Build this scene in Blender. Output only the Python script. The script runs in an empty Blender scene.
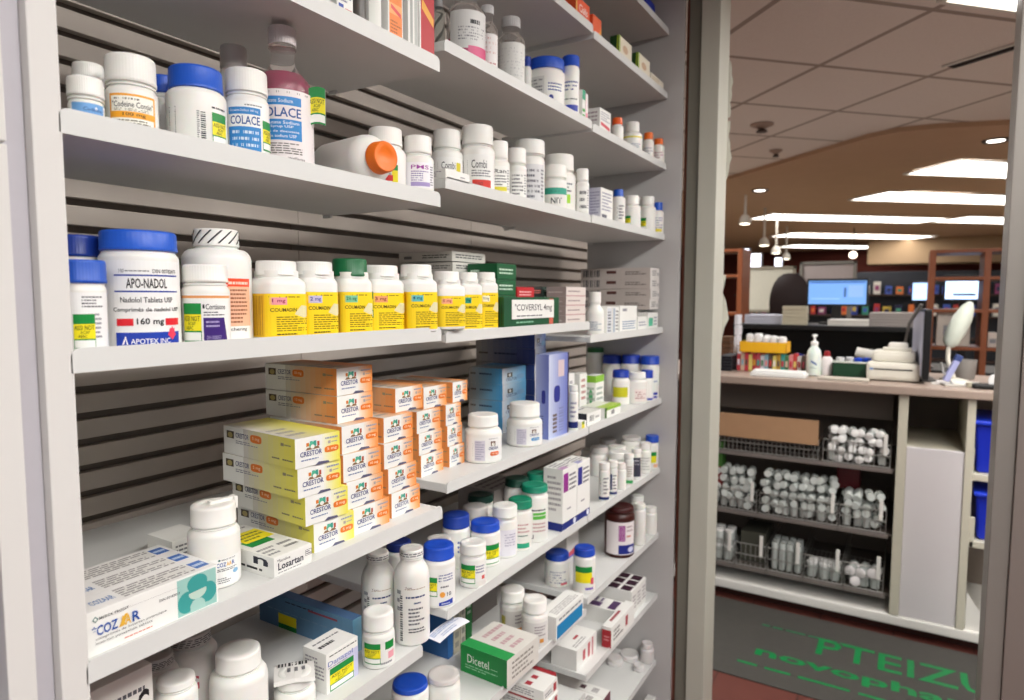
import bpy, bmesh, math, random
from mathutils import Vector, Matrix
PI = math.pi
random.seed(7)
S = bpy.context.scene
# ---------------------------------------------------------------- camera (eye 1.5 m above the floor, world origin under the eye)
EYE = 1.5
FPX, YAW, PIT, ROLL = 660.9, .5405, .0785, .0025
def pray(x, y):
    a = (x-512)/FPX; b = (350-y)/FPX
    c, s = math.cos(ROLL), math.sin(ROLL); a, b = c*a-s*b, s*a+c*b
    fw = math.cos(PIT)+b*math.sin(PIT); up = -math.sin(PIT)+b*math.cos(PIT); lx = -a
    return Vector((fw*math.cos(YAW)-lx*math.sin(YAW), fw*math.sin(YAW)+lx*math.cos(YAW), up))
FW = pray(512, 350)
cam = bpy.data.cameras.new('camera'); camo = bpy.data.objects.new('camera', cam); S.collection.objects.link(camo)
f0 = pray(512, 350).normalized(); r0 = (pray(513, 350)-pray(512, 350)).normalized(); u0 = r0.cross(f0)
camo.matrix_world = Matrix(((r0.x, u0.x, -f0.x, 0), (r0.y, u0.y, -f0.y, 0), (r0.z, u0.z, -f0.z, EYE), (0, 0, 0, 1)))
cam.sensor_width = 36; cam.lens = 36*FPX/1024; cam.clip_start = .02; cam.clip_end = 60
cam.dof.use_dof = True; cam.dof.focus_distance = .98; cam.dof.aperture_fstop = 5.0
S.camera = camo
# ---------------------------------------------------------------- world, light and exposure
wd = bpy.data.worlds.new('world'); S.world = wd; wd.use_nodes = True
wd.node_tree.nodes['Background'].inputs[0].default_value = (.95, .98, 1.0, 1)
bg = wd.node_tree.nodes['Background']; wt = wd.node_tree
wc = wt.nodes.new('ShaderNodeTexCoord'); wx = wt.nodes.new('ShaderNodeSeparateXYZ'); wr = wt.nodes.new('ShaderNodeMapRange')
wt.links.new(wc.outputs['Generated'], wx.inputs[0]); wt.links.new(wx.outputs['Z'], wr.inputs[0])
wr.inputs[1].default_value = -.35; wr.inputs[2].default_value = .35; wr.inputs[3].default_value = .05; wr.inputs[4].default_value = .62
wt.links.new(wr.outputs[0], bg.inputs[1])
S.view_settings.view_transform = 'Standard'; S.view_settings.look = 'None'
S.view_settings.exposure = 0.22; S.view_settings.gamma = 1.0; S.view_settings.use_curve_mapping = False
def area(name, loc, size, sy, power, rotz=0, tilt=0, col=(1, .985, .96)):
    l = bpy.data.lights.new(name, 'AREA'); l.shape = 'RECTANGLE'; l.size = size; l.size_y = sy; l.energy = power; l.color = col
    o = bpy.data.objects.new(name, l); o.location = loc; o.rotation_euler = (tilt, 0, rotz); S.collection.objects.link(o); return o
CEIL = 1.07+EYE
LIGHT_SPOTS = [((.35, -.8), 0, 24), ((1.75, -.8), 0, 17), ((-1.1, -.8), 0, 18),  # unseen aisle lamps, added to light the shelves
               ((2.670, -0.654), PI/4, 22), ((5.3, -1.4), PI/4, 40)]
for (lx, ly), lr, pw in LIGHT_SPOTS:
    area('ceiling_lamp', (lx, ly, CEIL-.03), 1.15, .52, pw, lr)
for lx, ly, pw in ((6.9, -.87, 85), (8.45, -.6, 90), (9.7, .75, 90), (12.2, .8, 90), (4.4, 2.4, 90)):
    area('ceiling_lamp', (lx, ly, CEIL-.03), 2.3, .5, pw, -PI/4)
# ---------------------------------------------------------------- helpers
def P(x, y, X=None, Y=None, Z=None):
    """the point of plane X=, Y= or Z= (Z measured from the eye) seen at photo pixel x, y; returned with Z from the eye"""
    v = pray(x, y)
    return v*(X/v.x) if X is not None else v*(Y/v.y) if Y is not None else v*(Z/v.z)
def srgb(h):
    if isinstance(h, str):
        h = h.lstrip('#'); c = [int(h[i:i+2], 16)/255 for i in (0, 2, 4)]
    else: c = [v/255 for v in h]
    return [((v+.055)/1.055)**2.4 if v > .04045 else v/12.92 for v in c]
_m = {}
def mat(h, rough=.5, metal=0, noise=.05, scale=60, bump=0, emis=0, alpha=1, trans=0, spec=.5, sub=0, ior=1.45):
    key = (str(h), rough, metal, noise, scale, bump, emis, alpha, trans, spec, sub, ior)
    if key in _m: return _m[key]
    m = bpy.data.materials.new('material_'+str(h).strip('#')); m.use_nodes = True; nt = m.node_tree; b = nt.nodes['Principled BSDF']
    c = srgb(h)
    b.inputs['Roughness'].default_value = rough; b.inputs['Metallic'].default_value = metal
    b.inputs['Specular IOR Level'].default_value = spec; b.inputs['IOR'].default_value = ior
    b.inputs['Alpha'].default_value = alpha; b.inputs['Transmission Weight'].default_value = trans
    if sub: b.inputs['Subsurface Weight'].default_value = sub; b.inputs['Subsurface Scale'].default_value = .004
    n = nt.nodes.new('ShaderNodeTexNoise'); n.inputs['Scale'].default_value = scale; n.inputs['Detail'].default_value = 3
    tc = nt.nodes.new('ShaderNodeTexCoord'); nt.links.new(tc.outputs['Object'], n.inputs['Vector'])
    r = nt.nodes.new('ShaderNodeMapRange'); r.inputs[3].default_value = 1-noise; r.inputs[4].default_value = 1+noise*.5
    nt.links.new(n.outputs['Fac'], r.inputs[0])
    mx = nt.nodes.new('ShaderNodeVectorMath'); mx.operation = 'SCALE'; mx.inputs[0].default_value = c
    nt.links.new(r.outputs[0], mx.inputs['Scale']); nt.links.new(mx.outputs[0], b.inputs['Base Color'])
    if bump:
        bp = nt.nodes.new('ShaderNodeBump'); bp.inputs['Strength'].default_value = bump; bp.inputs['Distance'].default_value = .002
        nt.links.new(n.outputs['Fac'], bp.inputs['Height']); nt.links.new(bp.outputs[0], b.inputs['Normal'])
    if emis:
        b.inputs['Emission Color'].default_value = (*c, 1); b.inputs['Emission Strength'].default_value = emis
    _m[key] = m; return m
def ink(h): return mat(h, .42, noise=.0)
_n = {}
def link(name, me, parent=None):
    o = bpy.data.objects.new(name, me); S.collection.objects.link(o)
    if parent is not None: o.parent = parent
    return o
def tag(o, label=None, cat=None, group=None, kind=None):
    if label: o['label'] = label
    if cat: o['category'] = cat
    if group: o['group'] = group
    if kind: o['kind'] = kind
    return o
def empty(name, loc, rz=0, label=None, cat=None, group=None):
    o = bpy.data.objects.new(name, None); S.collection.objects.link(o); o.location = loc; o.rotation_euler = (0, 0, rz)
    o.empty_display_size = .02
    return tag(o, label, cat, group)
class MB:
    """collects polygons with materials, builds one mesh object"""
    def __init__(s): s.v = []; s.f = []; s.mi = []; s.m = []; s.sm = []
    def mid(s, m):
        if m not in s.m: s.m.append(m)
        return s.m.index(m)
    def add(s, vs, fs, m, smooth=False):
        b = len(s.v); s.v += [tuple(v) for v in vs]; i = s.mid(m)
        for f in fs: s.f.append([b+k for k in f]); s.mi.append(i); s.sm.append(smooth)
    def box(s, x0, x1, y0, y1, z0, z1, m, M=None):
        vs = [Vector((x, y, z)) for z in (z0, z1) for y in (y0, y1) for x in (x0, x1)]
        if M is not None: vs = [M @ v for v in vs]
        s.add(vs, [(0, 2, 3, 1), (4, 5, 7, 6), (0, 1, 5, 4), (2, 6, 7, 3), (0, 4, 6, 2), (1, 3, 7, 5)], m)
    def cbox(s, x0, x1, y0, y1, z0, z1, m, b=.002, M=None):
        """box with chamfered edges"""
        b = min(b, abs(x1-x0)*.45, abs(y1-y0)*.45, abs(z1-z0)*.45)
        bm = bmesh.new(); bmesh.ops.create_cube(bm, size=1)
        for v in bm.verts: v.co = Vector(((x0+x1)/2+v.co.x*(x1-x0), (y0+y1)/2+v.co.y*(y1-y0), (z0+z1)/2+v.co.z*(z1-z0)))
        bmesh.ops.bevel(bm, geom=bm.edges[:], offset=b, segments=2, profile=.6, affect='EDGES', clamp_overlap=True)
        bm.verts.index_update()
        vs = [v.co.copy() for v in bm.verts]
        if M is not None: vs = [M @ v for v in vs]
        s.add(vs, [[v.index for v in f.verts] for f in bm.faces], m); bm.free()
    def lathe(s, prof, m, seg=40, rib=0, nrib=0, sq=0, x=0, y=0, M=None, smooth=True, rot=0):
        vs = []; fs = []
        for r, z in prof:
            for k in range(seg):
                a = 2*PI*k/seg
                q = sqf(a, sq) if sq else 1
                rr = r*q + (rib*math.cos(a*nrib) if rib and r > .001 else 0)
                v = Vector((x+rr*math.cos(a+rot), y+rr*math.sin(a+rot), z)); vs.append(M @ v if M is not None else v)
        for i in range(len(prof)-1):
            for k in range(seg):
                k2 = (k+1) % seg; fs.append((i*seg+k, i*seg+k2, (i+1)*seg+k2, (i+1)*seg+k))
        if prof[0][0] > 1e-6: fs.append(list(range(seg))[::-1])
        n = len(prof)-1
        if prof[-1][0] > 1e-6: fs.append([n*seg+k for k in range(seg)])
        s.add(vs, fs, m, smooth)
    def tube(s, pts, r, m, seg=8):
        vs = []; fs = []; pts = [Vector(p) for p in pts]
        for i, p in enumerate(pts):
            d = (pts[min(i+1, len(pts)-1)]-pts[max(i-1, 0)]).normalized()
            a = d.cross(Vector((0, 0, 1)) if abs(d.z) < .9 else Vector((1, 0, 0))).normalized(); b = d.cross(a)
            for k in range(seg):
                t = 2*PI*k/seg; vs.append(p+a*r*math.cos(t)+b*r*math.sin(t))
        for i in range(len(pts)-1):
            for k in range(seg):
                k2 = (k+1) % seg; fs.append((i*seg+k, i*seg+k2, (i+1)*seg+k2, (i+1)*seg+k))
        fs.append(list(range(seg))[::-1]); fs.append([(len(pts)-1)*seg+k for k in range(seg)])
        s.add(vs, fs, m, True)
    def build(s, name, parent=None):
        me = bpy.data.meshes.new(name); me.from_pydata(s.v, [], s.f)
        for m in s.m: me.materials.append(m)
        me.polygons.foreach_set('material_index', s.mi); me.polygons.foreach_set('use_smooth', s.sm)
        if any(s.sm) and hasattr(me, 'set_sharp_from_angle'): me.set_sharp_from_angle(angle=.75)
        me.update(); return link(name, me, parent)
def sqf(a, n):
    return 1/((abs(math.cos(a))**n+abs(math.sin(a))**n)**(1/n))
# text -------------------------------------------------------------
_t = {}
def textmesh(t, bold=0.0):
    k = (t, bold)
    if k in _t: return _t[k]
    cu = bpy.data.curves.new('t', 'FONT'); cu.body = t; cu.size = 1; cu.resolution_u = 2; cu.offset = bold; cu.fill_mode = 'FRONT'
    o = bpy.data.objects.new('t', cu); me = bpy.data.meshes.new_from_object(o)
    vs = [(v.co.x, v.co.y) for v in me.vertices]; fs = [list(p.vertices) for p in me.polygons if p.normal.z > 0 or True]
    bpy.data.objects.remove(o); bpy.data.curves.remove(cu); bpy.data.meshes.remove(me)
    x0 = min(v[0] for v in vs); x1 = max(v[0] for v in vs); y0 = min(v[1] for v in vs); y1 = max(v[1] for v in vs)
    _t[k] = ([((v[0]-x0)/(x1-x0), (v[1]-y0)/(y1-y0)) for v in vs], fs); return _t[k]
def strips(mb, poly_, c, fn, off, st=.12):
    def clip(p, a, keep_right):
        out = []
        for i in range(len(p)):
            (x0, y0), (x1, y1) = p[i], p[(i+1) % len(p)]
            i0 = x0 >= a if keep_right else x0 <= a; i1 = x1 >= a if keep_right else x1 <= a
            if i0: out.append((x0, y0))
            if i0 != i1: t = (a-x0)/(x1-x0); out.append((a, y0+(y1-y0)*t))
        return out
    a = min(p[0] for p in poly_); b = max(p[0] for p in poly_); n = max(1, int((b-a)/st))
    for i in range(n):
        q = clip(clip(list(poly_), a+(b-a)*i/n, True), a+(b-a)*(i+1)/n, False)
        if len(q) > 2: mb.add([fn(u, v, off) for u, v in q], [list(range(len(q)))], ink(c))
def draw(mb, els, fn, lay0=.00012, nu=1):
    """els in label coordinates u, v; fn(u, v, off) -> point. r rect, t text, p small print, b barcode, e ellipse, q polygon, g gradient, w pill"""
    off = lay0
    for e in els:
        k = e[0]
        def grid(u0, v0, u1, v1, c, n=nu):
            n = max(1, n); vs = []; fs = []
            for i in range(n+1):
                u = u0+(u1-u0)*i/n; vs += [fn(u, v0, off), fn(u, v1, off)]
            for i in range(n): fs.append((2*i, 2*i+2, 2*i+3, 2*i+1))
            mb.add(vs, fs, ink(c))
        if k == 'r': grid(*e[1:6], n=max(1, int(abs(e[3]-e[1])*nu)) if nu > 1 else 1)
        elif k == 'g':   # horizontal printed fade between two inks
            u0, v0, u1, v1, c0, c1 = e[1:7]; n = 10
            a = [int(c0[i:i+2], 16) for i in (1, 3, 5)]; b = [int(c1[i:i+2], 16) for i in (1, 3, 5)]
            for i in range(n):
                t = i/(n-1); c = '#%02x%02x%02x' % tuple(int(a[j]+(b[j]-a[j])*t) for j in range(3))
                grid(u0+(u1-u0)*i/n, v0, u0+(u1-u0)*(i+1)/n, v1, c, 1)
        elif k == 't':
            t, u0, v0, u1, v1, c = e[1:7]; bold = e[7] if len(e) > 7 else .0
            vs, fs = textmesh(t, bold*.45)
            mb.add([fn(u0+(u1-u0)*x, v0+(v1-v0)*y, off+.0001) for x, y in vs], fs, ink(c))
        elif k == 'p':
            u0, v0, u1, v1, n, c = e[1:7]; rg = random.Random(int(abs(u0*977+v0*131+n*17+v1*71)*10))
            h = (v1-v0)/n
            for i in range(n):
                u = u0; vv = v1-(i+.75)*h; lim = u1-(u1-u0)*rg.choice((0, 0, .1, .35))
                while u < lim:
                    w = (u1-u0)*rg.uniform(.07, .2); w = min(w, lim-u)
                    grid(u, vv, u+w, vv+h*.46, c, 1); u += w+(u1-u0)*.03
        elif k == 'b':
            u0, v0, u1, v1, n, c = e[1:7]; vert = len(e) > 7
            rg = random.Random(n)
            for i in range(n):
                if vert:
                    a = v0+(v1-v0)*i/n; grid(u0, a, u1, a+(v1-v0)/n*rg.uniform(.3, .75), c, 1)
                else:
                    a = u0+(u1-u0)*i/n; grid(a, v0, a+(u1-u0)/n*rg.uniform(.3, .75), v1, c, 1)
        elif k in 'ew':
            u0, v0, u1, v1, c = e[1:6]; n = 20; cu, cv = (u0+u1)/2, (v0+v1)/2; vs = []
            ex = 1 if k == 'e' else .55
            for i in range(n):
                a = 2*PI*i/n; ca, sa = math.cos(a), math.sin(a)
                vs.append(fn(cu+(u1-u0)/2*math.copysign(abs(ca)**ex, ca), cv+(v1-v0)/2*math.copysign(abs(sa)**ex, sa), off))
            if nu > 1: strips(mb, [(cu+(u1-u0)/2*math.copysign(abs(math.cos(2*PI*i/n))**ex, math.cos(2*PI*i/n)), cv+(v1-v0)/2*math.copysign(abs(math.sin(2*PI*i/n))**ex, math.sin(2*PI*i/n))) for i in range(n)], c, fn, off)
            else: mb.add(vs, [list(range(n))], ink(c))
        elif k == 'q':
            if nu > 1: strips(mb, e[1], e[2], fn, off)
            else: mb.add([fn(u, v, off) for u, v in e[1]], [list(range(len(e[1])))], ink(e[2]))
        off += .00005
def A2(u, v): return u, v
GREEN, YEL = '#0f8a3c', '#f4e51a'
def sticker(u0, v0, u1, v1, detail=True):
    h = v1-v0; w = u1-u0
    e = [('r', u0, v0, u1, v1, GREEN), ('r', u0, v0+.30*h, u1, v0+.72*h, YEL), ('r', u0+w*.03, v0+.05*h, u1-w*.03, v0+.26*h, '#f4f4f0')]
    if detail:
        e += [('t', 'ASSI NOT', u0+.05*w, v0+.55*h, u1-.06*w, v0+.68*h, '#14301c', .01), ('t', 'ACAP', u0+.3*w, v0+.44*h, u0+.72*w, v0+.53*h, '#3c5018'),
              ('t', 'ABAC', u0+.2*w, v0+.33*h, u0+.6*w, v0+.42*h, '#3c5018')]
    else: e += [('p', u0+.05*w, v0+.33*h, u1-.05*w, v0+.7*h, 2, '#54641c')]
    return e
# ---------------------------------------------------------------- shelves: name -> (surface z from eye, front plane y, x range)
YN, YM = .6886, .72
SH = {}
NX = (.323, .912); MX = (.966, 1.598); FX = (1.602, 2.203)
for k, z in {'N1': .3752, 'N2': .1535, 'N3': -.0737, 'N4': -.3868, 'N0': .62}.items(): SH[k] = (z+(.016 if k == 'N3' else .020), YN, NX, z, .024)
SH['N5'] = (-.652+.020, .735, NX, -.652, .024)
for k, z in {'M0': .672, 'M1': .4339, 'M2': .1954, 'M3': -.0817, 'M4': -.3621, 'M5': -.6046, 'M6': -.8615, 'M7': -1.10}.items(): SH[k] = (z+(.015 if k == 'M3' else .018), YM, MX, z, .021)
for k, z in {'Fm': .8667, 'F0': .6615, 'F1': .4293, 'F2': .1969, 'F3': -.1175, 'F4': -.3609, 'F5': -.6046, 'F6': -.8358, 'F7': -1.0558, 'F8': -1.30}.items(): SH[k] = (z+(.015 if k == 'F3' else .018), YM, FX, z, .021)
WHITE = '#ecebe6'
def offsetdir(x, y): d = Vector((x, y, 0)); return d.normalized()
# ---------------------------------------------------------------- bottles
def bottle(sh, cx, w, cw, yt, yc, desc, g=None, by=None, yb=None, col=WHITE, cap=WHITE, els=None, stick=None, sq=0, rot=0,
           shape='round', ribs=True, group=None, capels=None, far=False, facing=None, name='pill_bottle', cat='bottle', glass=None, liquid=None, ring=True, neck=None, lvl=.5, clamp=True):
    z, Yf = SH[sh][0], SH[sh][1]
    R = .02; ym = (yt+(by or yt+60))/2
    for _ in range(8):
        if by is not None:
            q = P(cx, by, Z=z); d = Vector((q.x, q.y, 0)).normalized(); c = Vector((q.x, q.y, 0))+d*R
        else:
            c = P(cx, ym, Y=Yf+g+R); c.z = 0
        dep = Vector((c.x, c.y, 0)).dot(Vector((math.cos(YAW), math.sin(YAW), 0)))
        ct = dep/math.hypot(c.x, c.y); R = w/2*dep/FPX*ct
    Rc = min(cw/2*dep/FPX*ct, R*1.04)
    xa, xb = SH[sh][2]
    if by is None and clamp:
        if c.x+R > xb-.001:
            c = c*((xb-.001-R)/c.x)
            if c.y-R < Yf+.001: c = Vector((xb-.001-R, Yf+.001+R, 0))
        if c.x-R < xa+.001: c = c*((xa+.001+R)/c.x)
    dist = math.hypot(c.x, c.y)
    def zat(y, dd): v = pray(cx, y); return v.z*(dd/math.hypot(v.x, v.y))
    zt = zat(yt, dist+Rc); 
    if zt > 0: zt = zat(yt, dist-Rc)
    zc = zat(yc, dist-Rc)
    if zc > zt-.004: zc = zt-.008
    H = zc-z; Ht = zt-z
    if H < .01: print('LOW', desc, H)
    az = math.atan2(-c.y, -c.x)
    rz = az + math.radians(rot)
    t = empty(name, (c.x, c.y, z+EYE), rz, desc, cat, group)
    seg = 28 if far else 48
    rn = neck or min(Rc*.9, R*.86)
    mb = MB()
    if shape == 'round':
        s = min(R*.32, H*.26); k = H-s-.003
        prof = [(R*.90, 0), (R*.985, .0015), (R, .004), (R, k), (R*.975, k+s*.35), (R*.9, k+s*.7), (max(rn, R*.8), k+s*.93), (rn, H-.003), (rn, H+.006)]
    elif shape == 'tall':   # long sloping shoulder
        s = min(R*1.0, H*.35); k = H-s-.006
        prof = [(R*.88, 0), (R*.98, .002), (R, .006), (R, k), (R*.97, k+s*.25), (R*.88, k+s*.52), (R*.7, k+s*.8), (max(rn, R*.52), k+s*.97), (rn, H-.004), (rn, H+.006)]
    elif shape == 'jar':    # wide mouth, cap as wide as the body
        s = min(.006, H*.2); k = H-s-.002
        prof = [(R*.93, 0), (R*.99, .0015), (R, .004), (R, k), (R*.985, k+s*.4), (R*.93, k+s*.85), (Rc*.92, H), (Rc*.92, H+.004)]
    if glass:
        bmat = mat(glass, .08, noise=0, trans=.92, spec=.5, ior=1.05)
    else: bmat = mat(col, .33, noise=.03, scale=25, sub=.15)
    mb.lathe(prof, bmat, seg=seg, sq=sq)
    body = mb.build('body', t)
    if ring and not far and shape != 'jar':
        mb2 = MB(); mb2.lathe([(rn, H-.0042), (Rc*.97, H-.0038), (Rc*.97, H-.0022), (rn, H-.0018)], bmat if not glass else mat(cap, .4), seg=seg); mb2.build('neck_ring', t)
    if liquid:
        lq = MB(); kk = [(r*.93, max(zz, .002)) for r, zz in prof if zz < k*lvl]; kk.append((R*.93, k*lvl)); lq.lathe(kk, mat(liquid, .1, noise=0, trans=.35), seg=seg)
        lq.build('liquid', t)
    # cap
    ch = Ht-H
    mc = MB(); cm = mat(cap, .38, noise=.03, scale=40, sub=.08)
    e = min(.0022, ch*.16)
    skirt = ch*.14
    prof = [(Rc*.97, H), (Rc, H+.0008), (Rc, H+skirt), (Rc*.985, H+skirt+.0006), (Rc*.975, Ht-e*1.6), (Rc*.955, Ht-e*.6), (Rc*.91, Ht-.0002), (Rc*.6, Ht), (Rc*.56, Ht-.0004), (0.0001, Ht-.0004)]
    if ribs and not far: mc.lathe(prof, cm, seg=144, rib=.00013, nrib=48)
    else: mc.lathe(prof, cm, seg=seg)
    if capels:
        def fc(u, v, off): a = u; r = Rc*1.0+off+.0002; return (r*math.cos(a), r*math.sin(a), H+skirt+v*(Ht-H-skirt-e))
        draw(mc, capels, fc, nu=9)
    mc.build('cap', t)
    # label
    def fl(u, v, off):
        q = sqf(u, sq) if sq else 1
        r = R*q+off; return (r*math.cos(u), r*math.sin(u), .004+v*(k-.004))
    if els:
        ml = MB(); draw(ml, els, fl, nu=9); ml.build('label', t)
    if stick:
        ms = MB(); draw(ms, sticker(*stick, detail=not far), fl, lay0=.0006, nu=9); ms.build('price_sticker', t)
    MOV.append([t, c.x, c.y, R, z, z+Ht, Yf, xa, xb, by is None and clamp])
    return t, R, H, Ht, k, Rc
FIX, MOV = [], []
# label designs ------------------------------------------------------
def lab(bg='#f2f2ee', u=1.15, v0=.06, v1=.9, title=None, tc='#20242c', band=None, bandc='#c03030', bc='#55555c', top=None, topc='#2a5cb0', side='#777780', n=5, bar=True, title2=None, t2=None):
    e = [('r', -u, v0, u, v1, bg)]
    h = v1-v0
    if top: e.append(('r', -.55*u, v1-top*h, u*.8, v1, topc))
    y1 = v1-(top or .04)*h-.03*h
    if title: e.append(('t', title, -.38*u, y1-.2*h, .62*u, y1-.04*h, tc, .015)); y1 -= .22*h
    if t2: e.append(('t', t2, -.3*u, y1-.12*h, .5*u, y1-.02*h, bc)); y1 -= .14*h
    e.append(('p', -.38*u, v0+(.25 if band else .06)*h, .62*u, y1-.03*h, n, bc))
    if band: e.append(('r', -.4*u, v0+.06*h, .7*u, v0+.22*h, bandc))
    if bar: e.append(('b', -.85*u, v0+.15*h, -.55*u, v1-.2*h, 11, '#33333a', 1))
    e.append(('p', .72*u, v0+.1*h, .97*u, v1-.1*h, 8, side))
    return e
# ---------------------------------------------------------------- cartons
def carton(sh, xl, xr, desc, yt=None, h=None, g=.015, L=.1, xb=None, rot=0, z=None, bl=None, col='#eeeeea', front=None, left=None, top=None,
           ytr=None, group=None, name='medicine_carton', cat='carton', x=None, y=None, w=None, rough=.45, pull=0, right=None, tilt=0, thin=False):
    z0, Yf = SH[sh][0], SH[sh][1]
    if z is not None: z0 = z
    if bl:
        q = P(bl[0], bl[1], Z=z0); x0, y0 = q.x, q.y
    else:
        y0 = Yf+g; x0 = P(xl, yt if yt else 300, Y=y0).x
    if x is not None: x0 = x
    if w is None: w = P(xr, ytr or yt or (bl[1] if bl else 300), Y=y0).x-x0
    if h is None:
        if ytr: v = pray(xr, ytr); h = v.z*(y0/v.y)-z0
        else: v = pray(xl, yt); h = v.z*(math.hypot(x0, y0)/math.hypot(v.x, v.y))-z0
    if xb is not None: L = P(xb, yt or 400, X=x0).y-y0
    if (h < .004 or w < .004 or L < .004) and not thin: print('BADBOX', desc, w, h, L)
    mb = MB(); mb.cbox(0, w, 0, L, 0, h, mat(col, rough, noise=.03, scale=30), .0007)
    if front: draw(mb, front, lambda u, v, o: (u*w, -o, v*h))
    if left: draw(mb, left, lambda u, v, o: (-o, L-u*L, v*h))
    if top: draw(mb, top, lambda u, v, o: (u*w, v*L, h+o))
    if right: draw(mb, right, lambda u, v, o: (w+o, u*L, v*h))
    o = mb.build(name); o.location = (x0, y0, z0+EYE); o.rotation_euler = (0, 0, math.radians(rot)); tag(o, desc, cat, group)
    FIX.append((x0, y0, w, L, math.radians(rot), z0, z0+h)); o['wlh'] = (w, L, h)
    return o, (x0, y0, z0, w, L, h)
def dup(o, loc, rot, desc):
    c = o.copy(); S.collection.objects.link(c); c.location = loc; c.rotation_euler = (0, 0, math.radians(rot)); c['label'] = desc
    w, L, h = o['wlh']; FIX.append((loc[0], loc[1], w, L, math.radians(rot), loc[2]-EYE, loc[2]-EYE+h)); return c
def relax():
    """nudge bottles apart by the few millimetres their measured places overlap"""
    for it in range(120):
        for i, a in enumerate(MOV):
            for b in MOV[:i]:
                if min(a[5], b[5])-max(a[4], b[4]) < .002: continue
                dx, dy = a[1]-b[1], a[2]-b[2]; d = math.hypot(dx, dy) or 1e-6; p = a[3]+b[3]+.0006-d
                if p > 0:
                    f_, n_ = (a, b) if math.hypot(a[1], a[2]) > math.hypot(b[1], b[2]) else (b, a)
                    k = 1+.8*p/math.hypot(f_[1], f_[2])
                    if f_[2]*k+f_[3] < 1.08 and not (f_[9] and f_[1]*k+f_[3] > f_[8]): f_[1] *= k; f_[2] *= k; w_ = .12
                    else: w_ = .5
                    dx, dy = dx/d*p*w_, dy/d*p*w_
                    a[1] += dx; a[2] += dy; b[1] -= dx; b[2] -= dy
            for (x0, y0, w, L, r, z0, z1) in FIX:
                if min(a[5], z1)-max(a[4], z0) < .002: continue
                c, s = math.cos(r), math.sin(r); ux, uy = a[1]-x0, a[2]-y0; lx, ly = c*ux+s*uy, -s*ux+c*uy
                qx, qy = min(max(lx, 0), w), min(max(ly, 0), L); dx, dy = lx-qx, ly-qy; d = math.hypot(dx, dy)
                if d == 0:
                    m = [(lx, (-1, 0)), (w-lx, (1, 0)), (ly, (0, -1)), (L-ly, (0, 1))]; k = min(m, key=lambda t: t[0]); px, py = k[1][0]*(k[0]+a[3]+.0006), k[1][1]*(k[0]+a[3]+.0006)
                elif d < a[3]+.0006: px, py = dx/d*(a[3]+.0006-d), dy/d*(a[3]+.0006-d)
                else: continue
                a[1] += c*px-s*py; a[2] += s*px+c*py
            if a[2] < a[6]+a[3]+.0008: k = (a[6]+a[3]+.0008)/a[2]; a[1] *= k; a[2] *= k
            if a[9]: a[1] = min(max(a[1], a[7]+a[3]), a[8]-a[3])
    for a in MOV: a[0].location.x, a[0].location.y = a[1], a[2]
def cleanup():
    for o in S.objects:
        if 'wlh' in o: del o['wlh']
# ================================================================ ROOM
E0 = EYE
def struct(o): o['kind'] = 'structure'; return o
def procmat(name, c1, c2, scale, rough, mort=None, rot=0, brick=None, offs=(0, 0)):
    m = bpy.data.materials.new(name); m.use_nodes = True; nt = m.node_tree; b = nt.nodes['Principled BSDF']; b.inputs['Roughness'].default_value = rough
    tc = nt.nodes.new('ShaderNodeTexCoord'); mp = nt.nodes.new('ShaderNodeMapping'); mp.inputs['Rotation'].default_value = (0, 0, rot); mp.inputs['Location'].default_value = (offs[0], offs[1], 0)
    nt.links.new(tc.outputs['Object'], mp.inputs[0])
    n = nt.nodes.new('ShaderNodeTexNoise'); n.inputs['Scale'].default_value = scale; n.inputs['Detail'].default_value = 6
    nt.links.new(tc.outputs['Object'], n.inputs['Vector'])
    r = nt.nodes.new('ShaderNodeMix'); r.data_type = 'RGBA'; nt.links.new(n.outputs['Fac'], r.inputs[0])
    r.inputs[6].default_value = (*srgb(c1), 1); r.inputs[7].default_value = (*srgb(c2), 1); out = r.outputs[2]
    if brick:
        k = nt.nodes.new('ShaderNodeTexBrick'); k.offset = 0; k.squash = 1; k.inputs['Scale'].default_value = 1
        k.inputs['Brick Width'].default_value = brick; k.inputs['Row Height'].default_value = brick; k.inputs['Mortar Size'].default_value = mort[1]; k.inputs['Mortar Smooth'].default_value = .1
        k.inputs['Mortar'].default_value = (*srgb(mort[0]), 1); nt.links.new(out, k.inputs['Color1']); nt.links.new(out, k.inputs['Color2']); nt.links.new(mp.outputs[0], k.inputs['Vector']); out = k.outputs[0]
    nt.links.new(out, b.inputs['Base Color']); return m
M_FLOOR = procmat('floor_tile', '#5e3028', '#704038', 9, .5, ('#4c2a24', .004), 0, .3)
M_CEIL = procmat('ceiling_tile', '#d4cac4', '#e2dad4', 120, .9, ('#9c9088', .014), -PI/4, .61, (.35-.0, -.31+.0))
M_TAN = mat('#bc9c80', .9, noise=.06, scale=6)
M_WALL = mat('#8c7a6e', .9, noise=.05, scale=4)
M_RED = mat('#5e2418', .8, noise=.15, scale=3)
def poly(name, pts, z, m, th=.05):
    mb = MB(); n = len(pts)
    mb.add([(x, y, z) for x, y in pts]+[(x, y, z+th) for x, y in pts], [list(range(n)), list(range(n, 2*n))]+[(i, (i+1) % n, n+(i+1) % n, n+i) for i in range(n)], m)
    return struct(mb.build(name))
poly('floor', [(-2.6, -3.2), (3.5, -3.2), (3.5, 5), (-2.6, 5)], -.06, M_FLOOR, .06)
poly('floor', [(3.5, -3.2), (16, -3.2), (16, 5), (3.5, 5)], -.06, procmat('store_floor', '#a89c8c', '#b8ac9c', 6, .4, ('#8c8274', .004), 0, .3), .06)
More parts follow.
